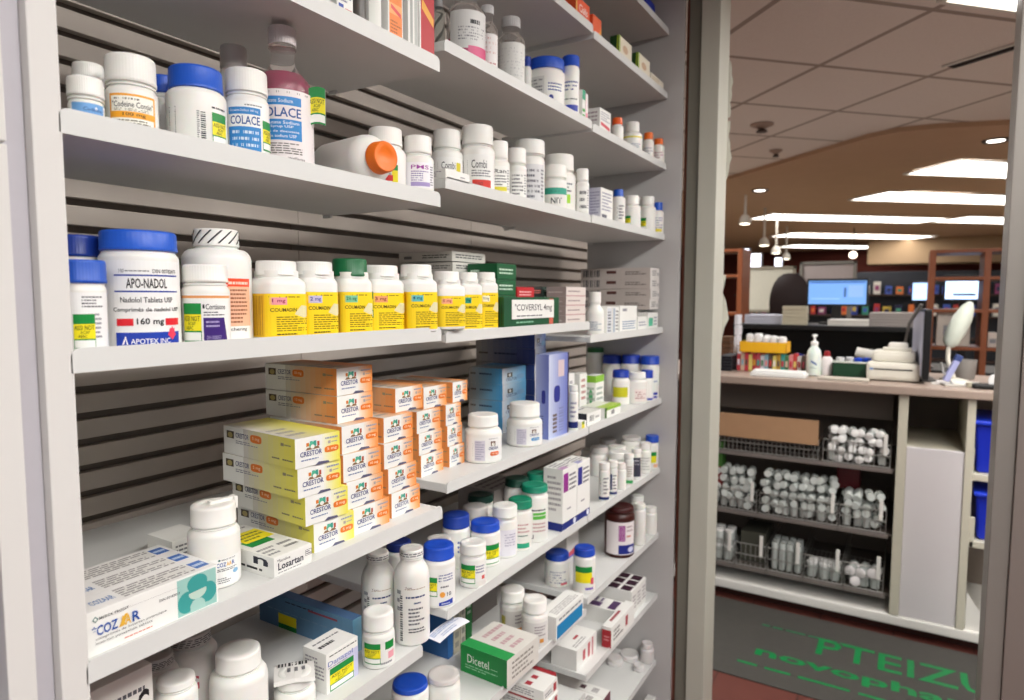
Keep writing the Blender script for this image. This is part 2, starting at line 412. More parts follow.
B1 = [(9.6, 5), (6.1, 1.48), (4.95, .28), (4.86, .1), (4.88, -.1), (5.0, -.49), (5.3, -1.3), (6, -3.2)]
poly('ceiling', [(-2.6, -3.2)]+B1[::-1]+[(-2.6, 5)], CEIL, M_CEIL)
poly('ceiling', [(16, -3.2), (16, 5)]+B1, CEIL-.03, M_TAN, .08)
mb = MB(); mb.box(15.9, 16, -3.2, 5, 0, CEIL, M_RED); struct(mb.build('wall_far'))
mb = MB(); mb.box(2.4, 16, 4.9, 5, 0, CEIL, M_WALL); struct(mb.build('wall_left'))
mb = MB(); mb.box(-2.6, 2.55, 1.125, 1.2, 0, CEIL, M_WALL); struct(mb.build('wall_back'))
mb = MB(); mb.box(2.4, 16, -3.2, -3.1, 0, CEIL, M_WALL); struct(mb.build('wall_right'))
# ---- shelving bays
M_SHELF = mat('#d8d9d7', .42, noise=.04, scale=14)
M_PANEL = mat('#d9d7d4', .5, noise=.04, scale=10)
M_BACK = mat('#bcb2a9', .6, noise=.06, scale=20)
M_JAMB = mat('#a8a69a', .55, noise=.06, scale=8, bump=.15)
YB = 1.10
YBK = {'N0': .93, 'N1': .93, 'N2': .95, 'N3': 1.0, 'N4': 1.098, 'N5': 1.098, 'M0': .95, 'M1': .95, 'M2': .96, 'M3': .98, 'M4': 1.05}
def bay(keys, xr, label, sides):
    root = empty('shelving_bay', (xr[0], YN, 0), 0, label, 'shelving', 'white steel shelving bays')
    o = Vector((xr[0], YN, 0))
    for k in keys:
        z, Yf, (xa, xb), zb, th = SH[k]
        mb = MB()
        x0, x1 = xa-o.x+.001, xb-o.x-.001; y0 = Yf-o.y; y1 = YBK.get(k, .998 if k[0] == 'F' else 1.098)-o.y; zb += E0; zs = z+E0
        mb.cbox(x0, x1, y0+.0035, y1, zb+.0005, zs, M_SHELF, .002)
        # front lip with rounded ends
        n = 6; pr = []; hh = th; r = .009
        for i in range(n+1): a = PI/2*i/n; pr.append((x0+r-r*math.cos(a), zb+hh-r+r*math.sin(a)))
        for i in range(n+1): a = PI/2*i/n; pr.append((x1-r+r*math.sin(a), zb+hh-r+r*math.cos(a)))
        pr += [(x1, zb), (x0, zb)]
        vs = [(x, y0, z_) for x, z_ in pr]+[(x, y0+.0035, z_) for x, z_ in pr]; m = len(pr)
        mb.add(vs, [list(range(m)), list(range(m, 2*m))[::-1]]+[(i, m+i, m+(i+1) % m, (i+1) % m) for i in range(m)], M_SHELF)
        s = mb.build('shelf', root)
        # two small support clips under the shelf at the back
        for xx in (x0+.01, x1-.02):
            c = MB(); c.cbox(xx, xx+.006, y1-.02, y1-.001, zb-.006, zb, M_SHELF, .001); c.build('shelf_clip', s)
    # slatted back panel with real grooves; backing sheet coloured darker to deepen their shade
    mb = MB(); z = E0-.145-.0415*30+.006; W = xr[1]-xr[0]+(.0475 if xr[0] < .9 else -.0005 if xr[0] < 1.6 else .25)
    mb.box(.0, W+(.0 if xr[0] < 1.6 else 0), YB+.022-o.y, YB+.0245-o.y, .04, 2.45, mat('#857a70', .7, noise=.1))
    while z < 2.42:
        mb.cbox(0.0, W+.0035, YB-o.y, YB+.016-o.y, z, z+.0295, M_BACK, .0015); z += .0415
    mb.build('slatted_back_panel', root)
    for (a, b, y) in sides:
        mb = MB(); mb.cbox(a-o.x, b-o.x, y-o.y, (1.008 if a > 1 else YB+.02)-o.y, .0, 2.55, M_PANEL if a < 1 else mat('#bdbbba', .5, noise=.04, scale=10), .0015); mb.build('side_panel', root)  # far panel: same paint toned darker to stand for its dimmer light
    mb = MB(); mb.cbox(0, xr[1]-xr[0], .03, .06, 0, .08, M_PANEL, .002); mb.build('kick_plate', root)
    return root
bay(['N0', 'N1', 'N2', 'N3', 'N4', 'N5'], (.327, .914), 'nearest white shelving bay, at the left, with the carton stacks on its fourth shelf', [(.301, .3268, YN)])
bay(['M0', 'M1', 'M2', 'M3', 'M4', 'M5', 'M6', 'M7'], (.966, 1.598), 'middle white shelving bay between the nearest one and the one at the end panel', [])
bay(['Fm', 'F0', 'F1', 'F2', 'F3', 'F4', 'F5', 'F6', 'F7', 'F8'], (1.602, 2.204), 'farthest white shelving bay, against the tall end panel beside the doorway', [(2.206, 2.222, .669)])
# neighbouring bay edge at the far left
root = empty('cabinet_side', (.258, YN, 0), 0, 'light grey cabinet edge at the far left of the picture with a horizontal seam', 'cabinet')
mb = MB(); mb.cbox(0, .023, 0, .3, 0, 1.634+.0, M_PANEL, .001); mb.build('lower_side_panel', root)
mb = MB(); mb.cbox(0, .023, 0, .3, 1.6365, 2.55, M_PANEL, .001); mb.build('upper_side_panel', root)
mb = MB(); mb.cbox(.0235, .0425, .012, .3, 0, 2.55, mat('#c4c1c8', .5, noise=.04), .001); mb.build('filler_strip', root)
for i in range(9):
    c = mat(['#7c7cb4', '#8a86bc', '#d8d8c8', '#6c70a8'][i % 4], .5)
    mb = MB(); mb.cbox(0, .09, 0, .12, 0, .028, c, .001); mb.cbox(-.0, .09, -.0004, .0, .004, .012, ink('#e6e6d8'), .0001)
    tag(mb.build('medicine_carton'), ['lowest', 'second', 'third', 'fourth', 'fifth', 'sixth', 'seventh', 'eighth', 'topmost'][i]+' carton of the lilac pile at the lower left edge of the picture', 'carton', 'lilac cartons at the left edge').location = (.155, .715, .90+i*.0292)
root = empty('shelf_board', (-.2, .70, .88), 0, 'white shelf board under the lilac cartons at the left edge', 'shelf')
mb = MB(); mb.cbox(0, .455, 0, .29, 0, .018, M_SHELF, .001); mb.build('board', root)
mb = MB(); mb.cbox(0, .455, -.004, 0, 0, .022, M_SHELF, .001); mb.build('lip', root)
# ---- doorway posts
def post(xys, label, gaps=()):
    root = empty('door_post', (2.2, xys[0][0], 0), 0, label, 'door post')
    for i, (ya, yb, xf, xd, m) in enumerate(xys):
        mb = MB(); mb.cbox(xf-2.2, xd-2.2, ya-xys[0][0], yb-xys[0][0], 0, CEIL-.002, m, .0025); mb.build(['jamb', 'casing', 'edge_trim'][i % 3], root)
    return root
M_BRN = mat('#6e3a28', .6, noise=.15, scale=20)
post([(.552, .612, 2.2, 2.33, mat('#b9b8ac', .5, noise=.06, scale=6, bump=.1)), (.6122, .655, 2.215, 2.31, mat('#77756a', .55, noise=.08, scale=6, bump=.1)), (.6555, .668, 2.23, 2.26, M_BRN)],
     'tall grey metal door post at the end of the shelves, left side of the doorway')
post([(-.262, -.217, 2.2, 2.33, mat('#8f8a84', .45, metal=.2, noise=.08, scale=6)), (-.34, -.2625, 2.19, 2.31, mat('#8a807a', .5, metal=.2, noise=.08, scale=6)), (-.36, -.341, 2.2, 2.26, M_BRN)],
     'grey metal door post at the right edge of the picture')
# papers behind the left post
for i, (py0, py1) in enumerate([(62, 118), (122, 180), (275, 345)]):
    a = P(722, py0, X=2.33); b = P(722, py1, X=2.33)
    vs = []; fs = []; n = 8
    for k in range(n+1):
        z = a.z+(b.z-a.z)*k/n
        y = .549-.006*math.sin(k*1.1+i)-(.012 if k in (3, 4, 5) else 0)
        vs += [(0, .10, z-a.z), (.0, y-.5, z-a.z), (.0006, .10, z-a.z), (.0006, y-.5, z-a.z)]
    for k in range(n):
        q = 4*k; fs += [(q, q+1, q+5, q+4), (q+2, q+6, q+7, q+3), (q+1, q+3, q+7, q+5)]
    mb = MB(); mb.add(vs, fs, mat('#dcdccf', .7)); o = mb.build('paper_notice'); o.location = (2.332, .5, a.z+E0)
    tag(o, ['curled white paper edge showing behind the left door post, topmost', 'curled white paper edge behind the left door post, just below the topmost one', 'curled white paper edge behind the left door post at counter-lamp height'][i], 'paper')
# ---- ceiling lights and fittings
M_DIFF = mat('#fffaf2', .6, noise=0, emis=5.0)
M_FRAME = mat('#d8d4cc', .5)
def troffer(x, y, L, W, rz, label, z=CEIL, grp='ceiling light panels'):
    r = empty('ceiling_light', (x, y, z), rz, label, 'ceiling light', grp)
    mb = MB(); mb.cbox(-L/2, L/2, -W/2, W/2, -.008, -.002, M_DIFF, .001); mb.build('diffuser', r)
    mb = MB()
    for a in ((-L/2-.02, L/2+.02, -W/2-.02, -W/2), (-L/2-.02, L/2+.02, W/2, W/2+.02), (-L/2-.02, -L/2, -W/2, W/2), (L/2, L/2+.02, -W/2, W/2)): mb.cbox(*a, -.014, -.001, M_FRAME, .001)
    mb.build('frame', r)
for i, ((lx, ly), lr, pw) in enumerate(LIGHT_SPOTS):
    if i in (3,): troffer(lx, ly, 1.15, .52, lr+PI/2*0, 'white ceiling light panel among the grey tiles, top right corner', grp=None)
troffer(5.3, -1.4, 1.15, .52, PI/4, 'white ceiling light panel hidden right of the doorway', grp=None)
for i in range(3): troffer(LIGHT_SPOTS[i][0][0], LIGHT_SPOTS[i][0][1], 1.15, .52, 0, 'unseen white ceiling light panel added above the shelving aisle, '+['over the nearest bay', 'over the farthest bay', 'behind the camera'][i], grp='added aisle ceiling lights')
ZT = CEIL-.03
for q, L, W, lab_ in [((9.63, .72), 2.45, .55, 'long bright ceiling light, third row back, above the middle of the counter'), ((8.46, -.59), 2.6, .55, 'long bright ceiling light, second row from the doorway, crossing to the right post'),
                ((6.89, -.87), 2.0, .55, 'nearest bright ceiling light of the tan ceiling, at the right post'), ((12.35, .85), 2.6, .6, 'thin bright ceiling light in the fourth row back'),
                ((14.6, 1.4), 1.9, .6, 'farthest and shortest bright ceiling light'), ((10.9, -1.05), 1.7, .6, 'short bright ceiling light by the right post, below the second row')]:
    troffer(q[0], q[1], L, W, -PI/4-.08, lab_, ZT)
def down(px, py, label):
    q = P(px, py, Z=ZT-E0); r = empty('downlight', (q.x, q.y, ZT), 0, label, 'ceiling light')
    mb = MB(); mb.lathe([(.055, -.004), (.075, -.012), (.08, -.001), (.055, -.001)], mat('#3a2a22', .4), seg=24); mb.build('trim_ring', r)
    mb = MB(); mb.lathe([(.0001, -.006), (.05, -.006), (.05, -.002)], M_DIFF, seg=24); mb.build('bulb', r)
down(996, 140, 'small round recessed light near the right door post'); down(760, 190, 'small round recessed light at the left above the display lamps')
def smoke(px, py, R, label):
    q = P(px, py, Z=CEIL-E0); r = empty('sprinkler', (q.x, q.y, CEIL), 0, label, 'ceiling sprinkler')
    mb = MB(); mb.lathe([(R*.3, -.03), (R*.5, -.022), (R, -.008), (R, -.001)], mat('#a08c80', .5), seg=20); mb.build('plate', r)
    mb = MB(); mb.lathe([(R*.45, -.05), (R*.5, -.045), (R*.2, -.03)], mat('#4a3c36', .5), seg=16); mb.build('nozzle', r)
smoke(762, 124, .07, 'round ceiling fitting nearer the doorway post'); smoke(776, 150, .045, 'small dark ceiling fitting near the edge of the tan ceiling')
q0 = P(950, 66, Z=CEIL-E0); q1 = P(1017, 45, Z=CEIL-E0); d = (q1-q0); an = math.atan2(d.y, d.x)
mb = MB(); mb.cbox(0, d.length+.3, -.03, .03, -.006, -.001, mat('#1c1412', .9), .001); mb.cbox(-.01, d.length+.3, .03, .045, -.01, -.001, M_FRAME, .001); mb.cbox(-.01, d.length+.3, -.045, -.03, -.01, -.001, M_FRAME, .001)
o = mb.build('ceiling_vent'); o.location = (q0.x, q0.y, CEIL); o.rotation_euler = (0, 0, an); tag(o, 'long dark slot vent in the grey tiled ceiling at top right', 'vent')
# ================================================================ ITEMS ON THE SHELVES
NAV, ORG, LIL = '#1c2a6c', '#f08830', '#8c7ec4'
# ---------- N2 row
def L_codeine():
    return [('r', -1.15, .0, 1.2, .90, '#f4f4f0'), ('r', -.92, .0, 1.0, .92, '#f2a626'), ('r', -.84, .0, .9, .86, '#f6f4ea'),
            ('p', -.7, .74, .8, .84, 1, '#6c6450'), ('t', '"Codeine Contin"', -.78, .56, .86, .72, '#1e1e22', .012), ('p', -.7, .46, .8, .54, 2, '#8c8878'),
            ('r', -.84, .28, .9, .45, '#f2a626'), ('t', '100 mg', -.35, .31, .5, .42, '#3a2410', .02), ('p', -.6, .04, .7, .25, 3, '#6c6450')]
bottle('N2', 131, 52, 51, 52, 80, 'white pill bottle with an orange-framed label, on the second shelf at left', g=.02, els=L_codeine())
bottle('N2', 86, 36, 40, 75, 94, 'white pill bottle with a blue label panel half hidden by the left side panel', g=.02, els=[('r', -1.2, .02, 1.2, .95, '#f2f2ee'), ('r', -1.0, .3, 1.0, 1.0, '#6ea4dc'), ('t', 'Codeine', -.3, .5, .8, .72, '#20488c', .02), ('e', .35, .6, .5, .8, '#e8f0f8')], rot=8)
bottle('N2', 89, 40, 32, 61, 80, 'plain white capped bottle behind the orange-framed bottle, to its left', g=.085, els=[('r', -1.2, .02, 1.2, .8, '#e8e8c4'), ('p', .2, .1, 1.1, .7, 6, '#4a4a2c')])
bottle('N2', 165, 34, 30, 74, 92, 'blue-capped bottle behind and right of the orange-framed bottle', g=.09, cap='#1d4fb8', els=[('r', -1.2, .02, 1.2, .9, '#f0f0f0'), ('b', -.3, .1, .3, .8, 9, '#22263c', 1)])
bottle('N2', 196, 60, 54, 63, 86, 'large white bottle with wide blue cap and barcode, second shelf', g=.018, cap='#2058c4', shape='jar',
       els=[('b', -1.05, .05, -.72, .75, 14, '#303038', 1), ('b', .12, .06, .28, .66, 14, '#222226', 1), ('t', '25742 EXP. 2014 JL', .0, .06, .06, .66, '#444', 0) if 0 else ('p', .0, .06, .08, .66, 14, '#44444a'), ('p', .5, .72, 1.2, .8, 1, '#33333a')], stick=(.5, .02, 1.15, .66))
def L_colace(m):
    e = [('r', -1.25, .0, 1.3, .98, '#f3f3f1'), ('p', -.1, .88, .8, .93, 1, '#77777c'), ('r', -.9, .73, .62, .86, '#2f86cc'), ('t', 'Docusate Sodium 100 mg', -.8, .765, .5, .825, '#e8f0f8'),
         ('t', 'COLACE', -.78, .54, .58, .7, '#1a4f94', .03), ('r', -.9, .06, .62, .5, '#2f86cc')]
    if m: e += [('t', 'Docusate Sodium', -.75, .4, .5, .47, '#eef4fa', .01), ('t', 'Syrup USP', -.45, .3, .3, .37, '#eef4fa', .01), ('t', 'Sirop de docusate', -.75, .2, .5, .27, '#eef4fa', .01), ('t', 'de sodium USP', -.5, .1, .4, .17, '#eef4fa', .01)]
    else: e += [('p', -.7, .1, .5, .46, 3, '#cfe2f4')]
    return e
bottle('N2', 246.5, 44, 42, 66, 90, 'small white bottle with blue banded label in front of the pink syrup bottle', g=.016, els=L_colace(False), stick=(.72, .1, 1.45, .66))
# syrup bottle: clear plastic, pink liquid
def syrup(sh, cx, w, nw, yt, ysh, g, desc, liquid, els, name='syrup_bottle', lvl=.9, capcol=None, capw=None, col='#e8e4e2', ycap=None, lab_v=(.0, .8), glasscol='#f4f0ee'):
    z, Yf = SH[sh][0], SH[sh][1]; R = .03
    for _ in range(6):
        c = P(cx, (yt+ysh)/2+20, Y=Yf+g+R); c.z = 0
        dep = c.x*math.cos(YAW)+c.y*math.sin(YAW); ct = dep/math.hypot(c.x, c.y); R = w/2*dep/FPX*ct
    dist = math.hypot(c.x, c.y)
    def zat(y, dd): v = pray(cx, y); return v.z*(dd/math.hypot(v.x, v.y))-z
    Rn = nw/w*R; H = zat(yt, dist-Rn); hs = zat(ysh, dist-R)   # hs: full-width height
    hn = hs+(R-Rn)*1.9; hc = zat(ycap, dist-Rn) if ycap else H-.02
    hn = min(hn, hc-.004)
    t = empty(name, (c.x, c.y, z+EYE), math.atan2(-c.y, -c.x), desc, 'bottle')
    gm = mat(glasscol, .07, noise=0, trans=.93, ior=1.05)
    def rr(zz):
        if zz < .005: return R*(.9+.1*zz/.005)
        if zz < hs: return R
        if zz < hn: q = (zz-hs)/(hn-hs); return Rn*.85+(R-Rn*.85)*(math.cos(q*PI)*.5+.5)**.85 if q < 1 else Rn*.85
        return Rn*.85
    zsn = [0, .002, .005]+[hs*i/6 for i in range(1, 7)]+[hs+(hn-hs)*i/8 for i in range(1, 9)]+[hc, H-.003 if not capcol else hc+.004]
    mb = MB(); mb.lathe([(rr(a), a) for a in zsn], gm, seg=48)
    if not capcol:
        mb.lathe([(Rn*.86, hc-.003), (Rn, hc-.002), (Rn, hc+.002), (Rn*.9, hc+.003)], gm, seg=40)
    mb.build('body', t)
    top = hs+(hn-hs)*lvl if lvl > .5 else hs*lvl*2
    if liquid:
        zz = [a for a in [.003, .006]+[hs*i/4 for i in range(1, 5)]+[hs+(hn-hs)*i/10 for i in range(1, 10)] if a < top]+[top]
        lq = MB(); lq.lathe([(rr(a)*.95, a) for a in zz]+[(.0001, top)], mat(liquid, .3, noise=0), seg=40); lq.build('liquid', t)
    cc = capcol or '#ece4e4'
    cm = MB(); b = hc+.0031
    cm.lathe([(Rn*.98, b), (Rn, b+.001), (Rn, H-.002), (Rn*.93, H), (.0001, H)], mat(cc, .3, noise=.02, trans=0 if capcol else .2), seg=120, rib=.0003, nrib=30); cm.build('cap', t)
    def fl(u, v, off): return ((R+off)*math.cos(u), (R+off)*math.sin(u), .006+v*(hs-.006))
    ml = MB(); draw(ml, els, fl, lay0=.0004, nu=9); ml.build('label', t)
    return t, R, hs, fl
t, R, hs, fl = syrup('N2', 283, 58, 27, 24, 84, .03, 'clear plastic bottle of pink syrup with ribbed clear cap and blue banded label', '#8c2048',
    [('r', -1.5, .0, 1.5, .94, '#ece4e4'), ('p', -.9, .88, .9, .93, 1, '#77706c'), ('r', -.95, .74, .6, .85, '#2f86cc'), ('t', 'Docusate Sodium', -.85, .77, .3, .82, '#e8f0f8'), ('t', 'COLACE', -.9, .59, .58, .71, '#1a4f94', .03),
     ('r', -.95, .3, .6, .56, '#2f86cc'), ('t', 'Docusate Sodium', -.8, .5, .5, .54, '#eef4fa', .01), ('t', 'Syrup USP', -.45, .445, .3, .485, '#eef4fa', .01), ('t', 'Sirop de docusate', -.8, .385, .5, .425, '#eef4fa', .01), ('t', 'de sodium USP', -.5, .33, .4, .37, '#eef4fa', .01),
     ('p', -.7, .12, .6, .27, 5, '#77706c'), ('t', 'WellSpring', .1, .04, .7, .09, '#3a3a44')], lvl=.55, ycap=44)
# price flag glued to the side of the syrup bottle, standing off it
mb = MB(); n = 8
def fflag(u, v, off):
    a = 1.15; return ((R+.0012)*math.cos(a)+.001+u*.004-off*.4, (R+.0012)*math.sin(a)-.004+u*.022, hs*.58+v*.05+.003*math.sin(u*3))
mb.add([fflag(i/n, v, 0) for i in range(n+1) for v in (0, 1)], [(2*i, 2*i+2, 2*i+3, 2*i+1) for i in range(n)], ink('#f2f2ee'))
draw(mb, [(e[0], *e[1:]) for e in sticker(0, 0, 1, 1)], lambda u, v, o: tuple(Vector(fflag(u, v, 0))+Vector((o*2, -o, 0))), lay0=.0003, nu=4)
mb.build('price_sticker', t)
bottle('N2', 234, 30, 27, 43, 66, 'grey translucent capped bottle in the shade behind the small blue-labelled bottle', g=.12, col='#c8c4c2', cap='#c0b8b4', far=True)
# lying bottle with orange cap
def lying():
    z, Yf = SH['N2'][0], YN
    tip = P(378, 158, Y=YN+.012); back = P(330, 152, Y=YN+.10)
    R = .0335
    R = .039; b = P(331, 150, Y=YN+.14); b.z = 0; a = P(372, 152, Y=YN+.033); a.z = 0; pass
    a = b+(a-b).normalized()*.122; ax = (a-b); L = ax.length; d = ax.normalized()
    t = empty('pill_bottle', (b.x, b.y, z+EYE+R), math.atan2(d.y, d.x), 'white bottle lying on its side with an orange cap pointing out of the second shelf', 'bottle')
    M = Matrix(((0, 0, 1, 0), (0, 1, 0, 0), (-1, 0, 0, 0), (0, 0, 0, 1)))
    mb = MB(); mb.lathe([(R*.9, 0), (R*.985, .0015), (R, .004), (R, L-.024), (R*.97, L-.016), (R*.86, L-.008), (R*.66, L-.002), (R*.5, L), (R*.5, L+.008)], mat(WHITE, .33, noise=.03, scale=25, sub=.15), seg=48, M=M); mb.build('body', t)
    mb = MB(); rc = R*.62; mb.lathe([(rc*.97, L+.001), (rc, L+.002), (rc, L+.005), (rc*.97, L+.006), (rc*.96, L+.019), (rc*.88, L+.021), (rc*.5, L+.021), (rc*.47, L+.0205), (.0001, L+.0205)], mat('#f5781e', .4, noise=.02), seg=144, rib=.0003, nrib=48, M=M); mb.build('cap', t)
lying()
carton('N2', 337, 385, 'low white and green carton lying flat at the back of the second shelf', h=.03, yt=None, g=.195, L=.045, front=[('g', .0, 0, .45, 1, '#b8b4b0', '#d8d4d0'), ('p', .05, .2, .5, .8, 3, '#5a5a60'), ('r', .62, 0, 1, 1, '#1f8a3c')], left=[('r', 0, 0, 1, 1, '#c8c4c0')], ytr=119)
bottle('N2', 389, 40, 33, 126, 144, 'white bottle with blue label title right of the orange-capped lying bottle', g=.014, els=[('t', 'NOVO', -.5, .5, .45, .62, '#2444a0', .03), ('p', -.6, .3, .5, .48, 3, '#6a6a78'), ('t', 'COLD', -.4, .63, .4, .76, '#2444a0', .03), ('r', .3, .1, .62, .6, '#e8d81c'), ('r', .3, .45, .62, .62, GREEN), ('r', .0, .12, .35, .3, '#cc2c2c')])
bottle('N2', 417.5, 31, 27, 134, 152, 'slim white bottle with lilac printed label, in front on the second shelf near the step', g=.012, els=lab(bg='#f2f0f4', title='PMS', tc='#a040a0', bc='#8878b0', band=1, bandc='#a898cc', bar=False))
# ---------- M2 row
L_com = lambda red: [('r', -1.2, .02, 1.2, .9, '#f1f1ee'), ('t', 'CombiLab', -.35, .55, .75, .76, '#2a2a34', .01) if 0 else ('t', 'Combi', -.35, .55, .55, .76, '#2a2a34', .01), ('b', -.95, .15, -.6, .8, 11, '#333', 1) if 0 else ('b', -.95, .15, -.6, .8, 11, '#33333a', 1), ('p', -.35, .33, .8, .52, 3, '#66666e')]+([('r', -.3, .04, .85, .26, '#d8382c'), ('t', '100', -.1, .09, .3, .2, '#8c1c14')] if red else [('r', .62, .1, .98, .75, '#d8c828'), ('p', -.4, .1, .5, .3, 2, '#66666e')])
bottle('M2', 447.5, 31, 27, 128, 147, 'white bottle with dark print and yellow label edge, first on the middle second shelf', g=.06, els=L_com(False))
bottle('M2', 477, 34, 31, 122, 142, 'white bottle with a red band at the foot of its label, middle bay second shelf', g=.018, els=L_com(True))
carton('M2', 440, 478, 'small flat white box at the front left corner of the middle second shelf', h=.0175, g=-.0, L=.055, x=.968, w=.075, front=[('p', .6, .3, .9, .6, 1, '#9a9aa0')], left=[('p', .1, .2, .9, .8, 4, '#8a7a90')])
for cx, w, cw, yt, yc, g, d, e in [
    (499, 21, 18, 140, 158, .02, 'white bottle with a yellow spot low on its grey label, middle bay', lab(title='Ran', n=4, band=1, bandc='#e4d83c', bar=False)),
    (516.5, 20, 19, 147, 163, .02, 'short white bottle fourth from the left on the middle bay second shelf', lab(n=6, bar=True)),
    (530, 29, 29, 138, 153, .025, 'taller white bottle with grey striped label in the middle of the middle second shelf', lab(bg='#d8d8da', n=6, bc='#5a5a66')),
    (557.5, 24, 23, 165, 178, .016, 'white jar with a teal band on its label, middle bay second shelf', [('r', -1.2, .55, 1.3, .8, '#3aa48c'), ('p', -.6, .6, .9, .74, 1, '#1c6454'), ('t', 'NIT', -.3, .2, .6, .42, '#22222c', .03)]),
    (569, 32, 28, 152, 169, .03, 'white bottle with green squares on its label behind the teal-banded jar', [('p', -.6, .1, .1, .8, 6, '#55555c'), ('r', .15, .3, .42, .5, '#98d830'), ('r', .45, .25, .75, .5, '#a4d838'), ('p', .1, .55, .9, .85, 3, '#66666e')]),
    (586, 12, 11, 168, 180, .05, 'white bottle glimpsed at the right end of the middle bay second shelf', lab(n=3, bar=False))]:
    bottle('M2', cx, w, cw, yt, yc, d, g=g, els=e, group='white bottles on the second shelf')
# ---------- F2 row
carton('F2', 601, 613, 'upright white and lilac carton at the left end of the far bay second shelf', yt=187, g=.02, xb=589, front=[('p', .1, .3, .9, .9, 6, '#8a8aa4'), ('r', .1, .1, .5, .2, '#60606c')], left=[('g', 0, 0, 1, 1, '#c4c4d8', '#dcdce8'), ('p', .1, .1, .9, .9, 9, '#9494b4')])
for cx, w, cw, yt, yc, g, cap, d, e, st in [
    (618, 14, 10, 189, 196, .025, '#2058c4', 'small blue-capped bottle next to the lilac carton, far bay second shelf', [('b', -.9, .1, -.1, .8, 4, '#1a1a22', 1), ('p', .1, .2, .9, .8, 5, '#55555c')], None),
    (631.5, 18, 14, 195, 204, .012, WHITE, 'white bottle with green-yellow sticker, left of two on the far second shelf', None, (-.9, .1, -.1, .6)),
    (648, 17, 14, 196, 205, .012, WHITE, 'white bottle with green-yellow sticker, right of two on the far second shelf', None, (-.9, .1, -.1, .6)),
    (639, 12, 9, 197, 205, .07, WHITE, 'white capped bottle behind and between the two stickered bottles', None, None),
    (658.5, 11, 9, 202, 210, .014, '#2058c4', 'blue-capped bottle at the right end of the far bay second shelf', [('p', -.9, .2, .9, .8, 5, '#7878a0'), ('r', -.8, .05, .8, .2, '#e0cc30')], None)]:
    bottle('F2', cx, w, cw, yt, yc, d, g=g, cap=cap, els=e, stick=st, far=True, group='bottles on the far second shelf')
# ---------- N1 row (tops cut by the frame)
carton('N1', 337, 353, 'white carton with a red and blue mark at the upper edge of the picture', h=.13, g=.012, L=.07, front=[('r', .1, .05, .4, .12, '#2444a0'), ('r', .5, .04, .9, .09, '#c83838'), ('p', .1, .14, .9, .5, 8, '#8888a0')], yt=5)
bottle('N1', 362, 13, 12, -60, -45, 'dark grey bottle between the white cartons at the top edge of the picture', g=.02, col='#5c5854', cap='#44403c', ribs=False)
carton('N1', 369, 381, 'narrow white carton with a green foot, left of the orange carton on the top shelf', h=.14, g=.02, L=.06, front=[('g', 0, 0, 1, 1, '#c8ccc4', '#eeeeea'), ('r', .0, .0, .55, .05, '#1f9a50')], yt=10)
carton('N1', 388, 403, 'white carton with an orange printed face on the top shelf', h=.16, g=.012, L=.06, xb=380, front=[('r', .08, .02, .92, .98, '#f0883c'), ('r', .08, .25, .92, .35, '#f6b070'), ('t', 'Ventol', .2, .33, .85, .38, '#f8e4d8', .02) if 0 else ('q', [(.2, .3), (.85, .24), (.85, .28), (.2, .34)], '#e04c4c'), ('p', .15, .04, .85, .2, 5, '#b45c20')], yt=10)
carton('N1', 408, 418, 'grey and white striped narrow carton between the orange and the red carton', h=.16, g=.014, L=.07, front=[('r', .2, 0, .45, 1, '#a8aca8'), ('r', .62, 0, .9, 1, '#c0c4c0')], yt=10, xb=403)
carton('N1', 419.5, 434, 'tall carton with red face and yellow stripe, last before the top shelf step', h=.155, g=.010, L=.05, front=[('r', .08, .0, 1, 1, '#b81c28'), ('q', [(.15, .47), (.95, .33), (.95, .42), (.15, .58)], '#e8a83c'), ('q', [(.1, .9), (.95, .78), (.95, .8), (.1, .93)], '#e8c8c8')], yt=5)
# ---------- M1 row
bottle('M1', 438.5, 12, 9, -6, 6, 'small clear bottle with grey cap at the step between the top shelves', g=.09, glass='#dfe4e0', cap='#9c9c9c', far=True)
syrup('M1', 466, 38, 26, -32, 8, .02, 'large clear bottle with pink liquid low in it, top shelf of the middle bay', '#d8447c', [('r', -.9, .25, 1.35, .98, '#dcdcda'), ('r', .2, .72, .75, .8, '#1e1e22'), ('p', -.4, .4, 1.1, .68, 5, '#85858c'), ('g', .1, .0, 1.3, .3, '#e06c94', '#d43c74')], lvl=.26, capcol='#dedede', ycap=-14)
syrup('M1', 487.5, 20, 12, 4, 26, .03, 'clear bottle with red lettered label and white cap, middle bay top shelf', None, [('r', -1.3, .05, 1.3, .85, '#e8e4e2'), ('p', -1.1, .4, 1.1, .8, 4, '#c06858'), ('p', -1.1, .1, 1.1, .26, 2, '#a82828')], capcol='#c4c4c4', ycap=14)
syrup('M1', 511, 27, 18, 15, 37, .016, 'clear bottle with pale grey label and grey cap, middle bay top shelf', None, [('r', -1.4, .05, 1.4, .9, '#d8d8d4'), ('p', -1.1, .15, 1.1, .8, 9, '#a4a4a8')], capcol='#b4b4b4', ycap=27)
bottle('M1', 528, 10, 9, 56, 66, 'blue-capped bottle mostly hidden behind the pair of wide blue-capped jars', g=.08, cap='#1c3c9c', far=True)
L_jar = [('r', -1.1, .3, -.1, .85, '#d4d4d2'), ('p', -1.0, .35, -.2, .8, 5, '#77777c'), ('p', .1, .45, 1.0, .7, 3, '#3c4c90'), ('e', .15, .2, .4, .36, '#1c2c8c'), ('r', .1, .04, 1.3, .14, '#2038a8')]
bottle('M1', 545.5, 37, 36, 51, 63, 'wide white jar with blue cap, nearer of the pair on the top shelf', g=.014, cap='#1d50c0', shape='jar', els=L_jar)
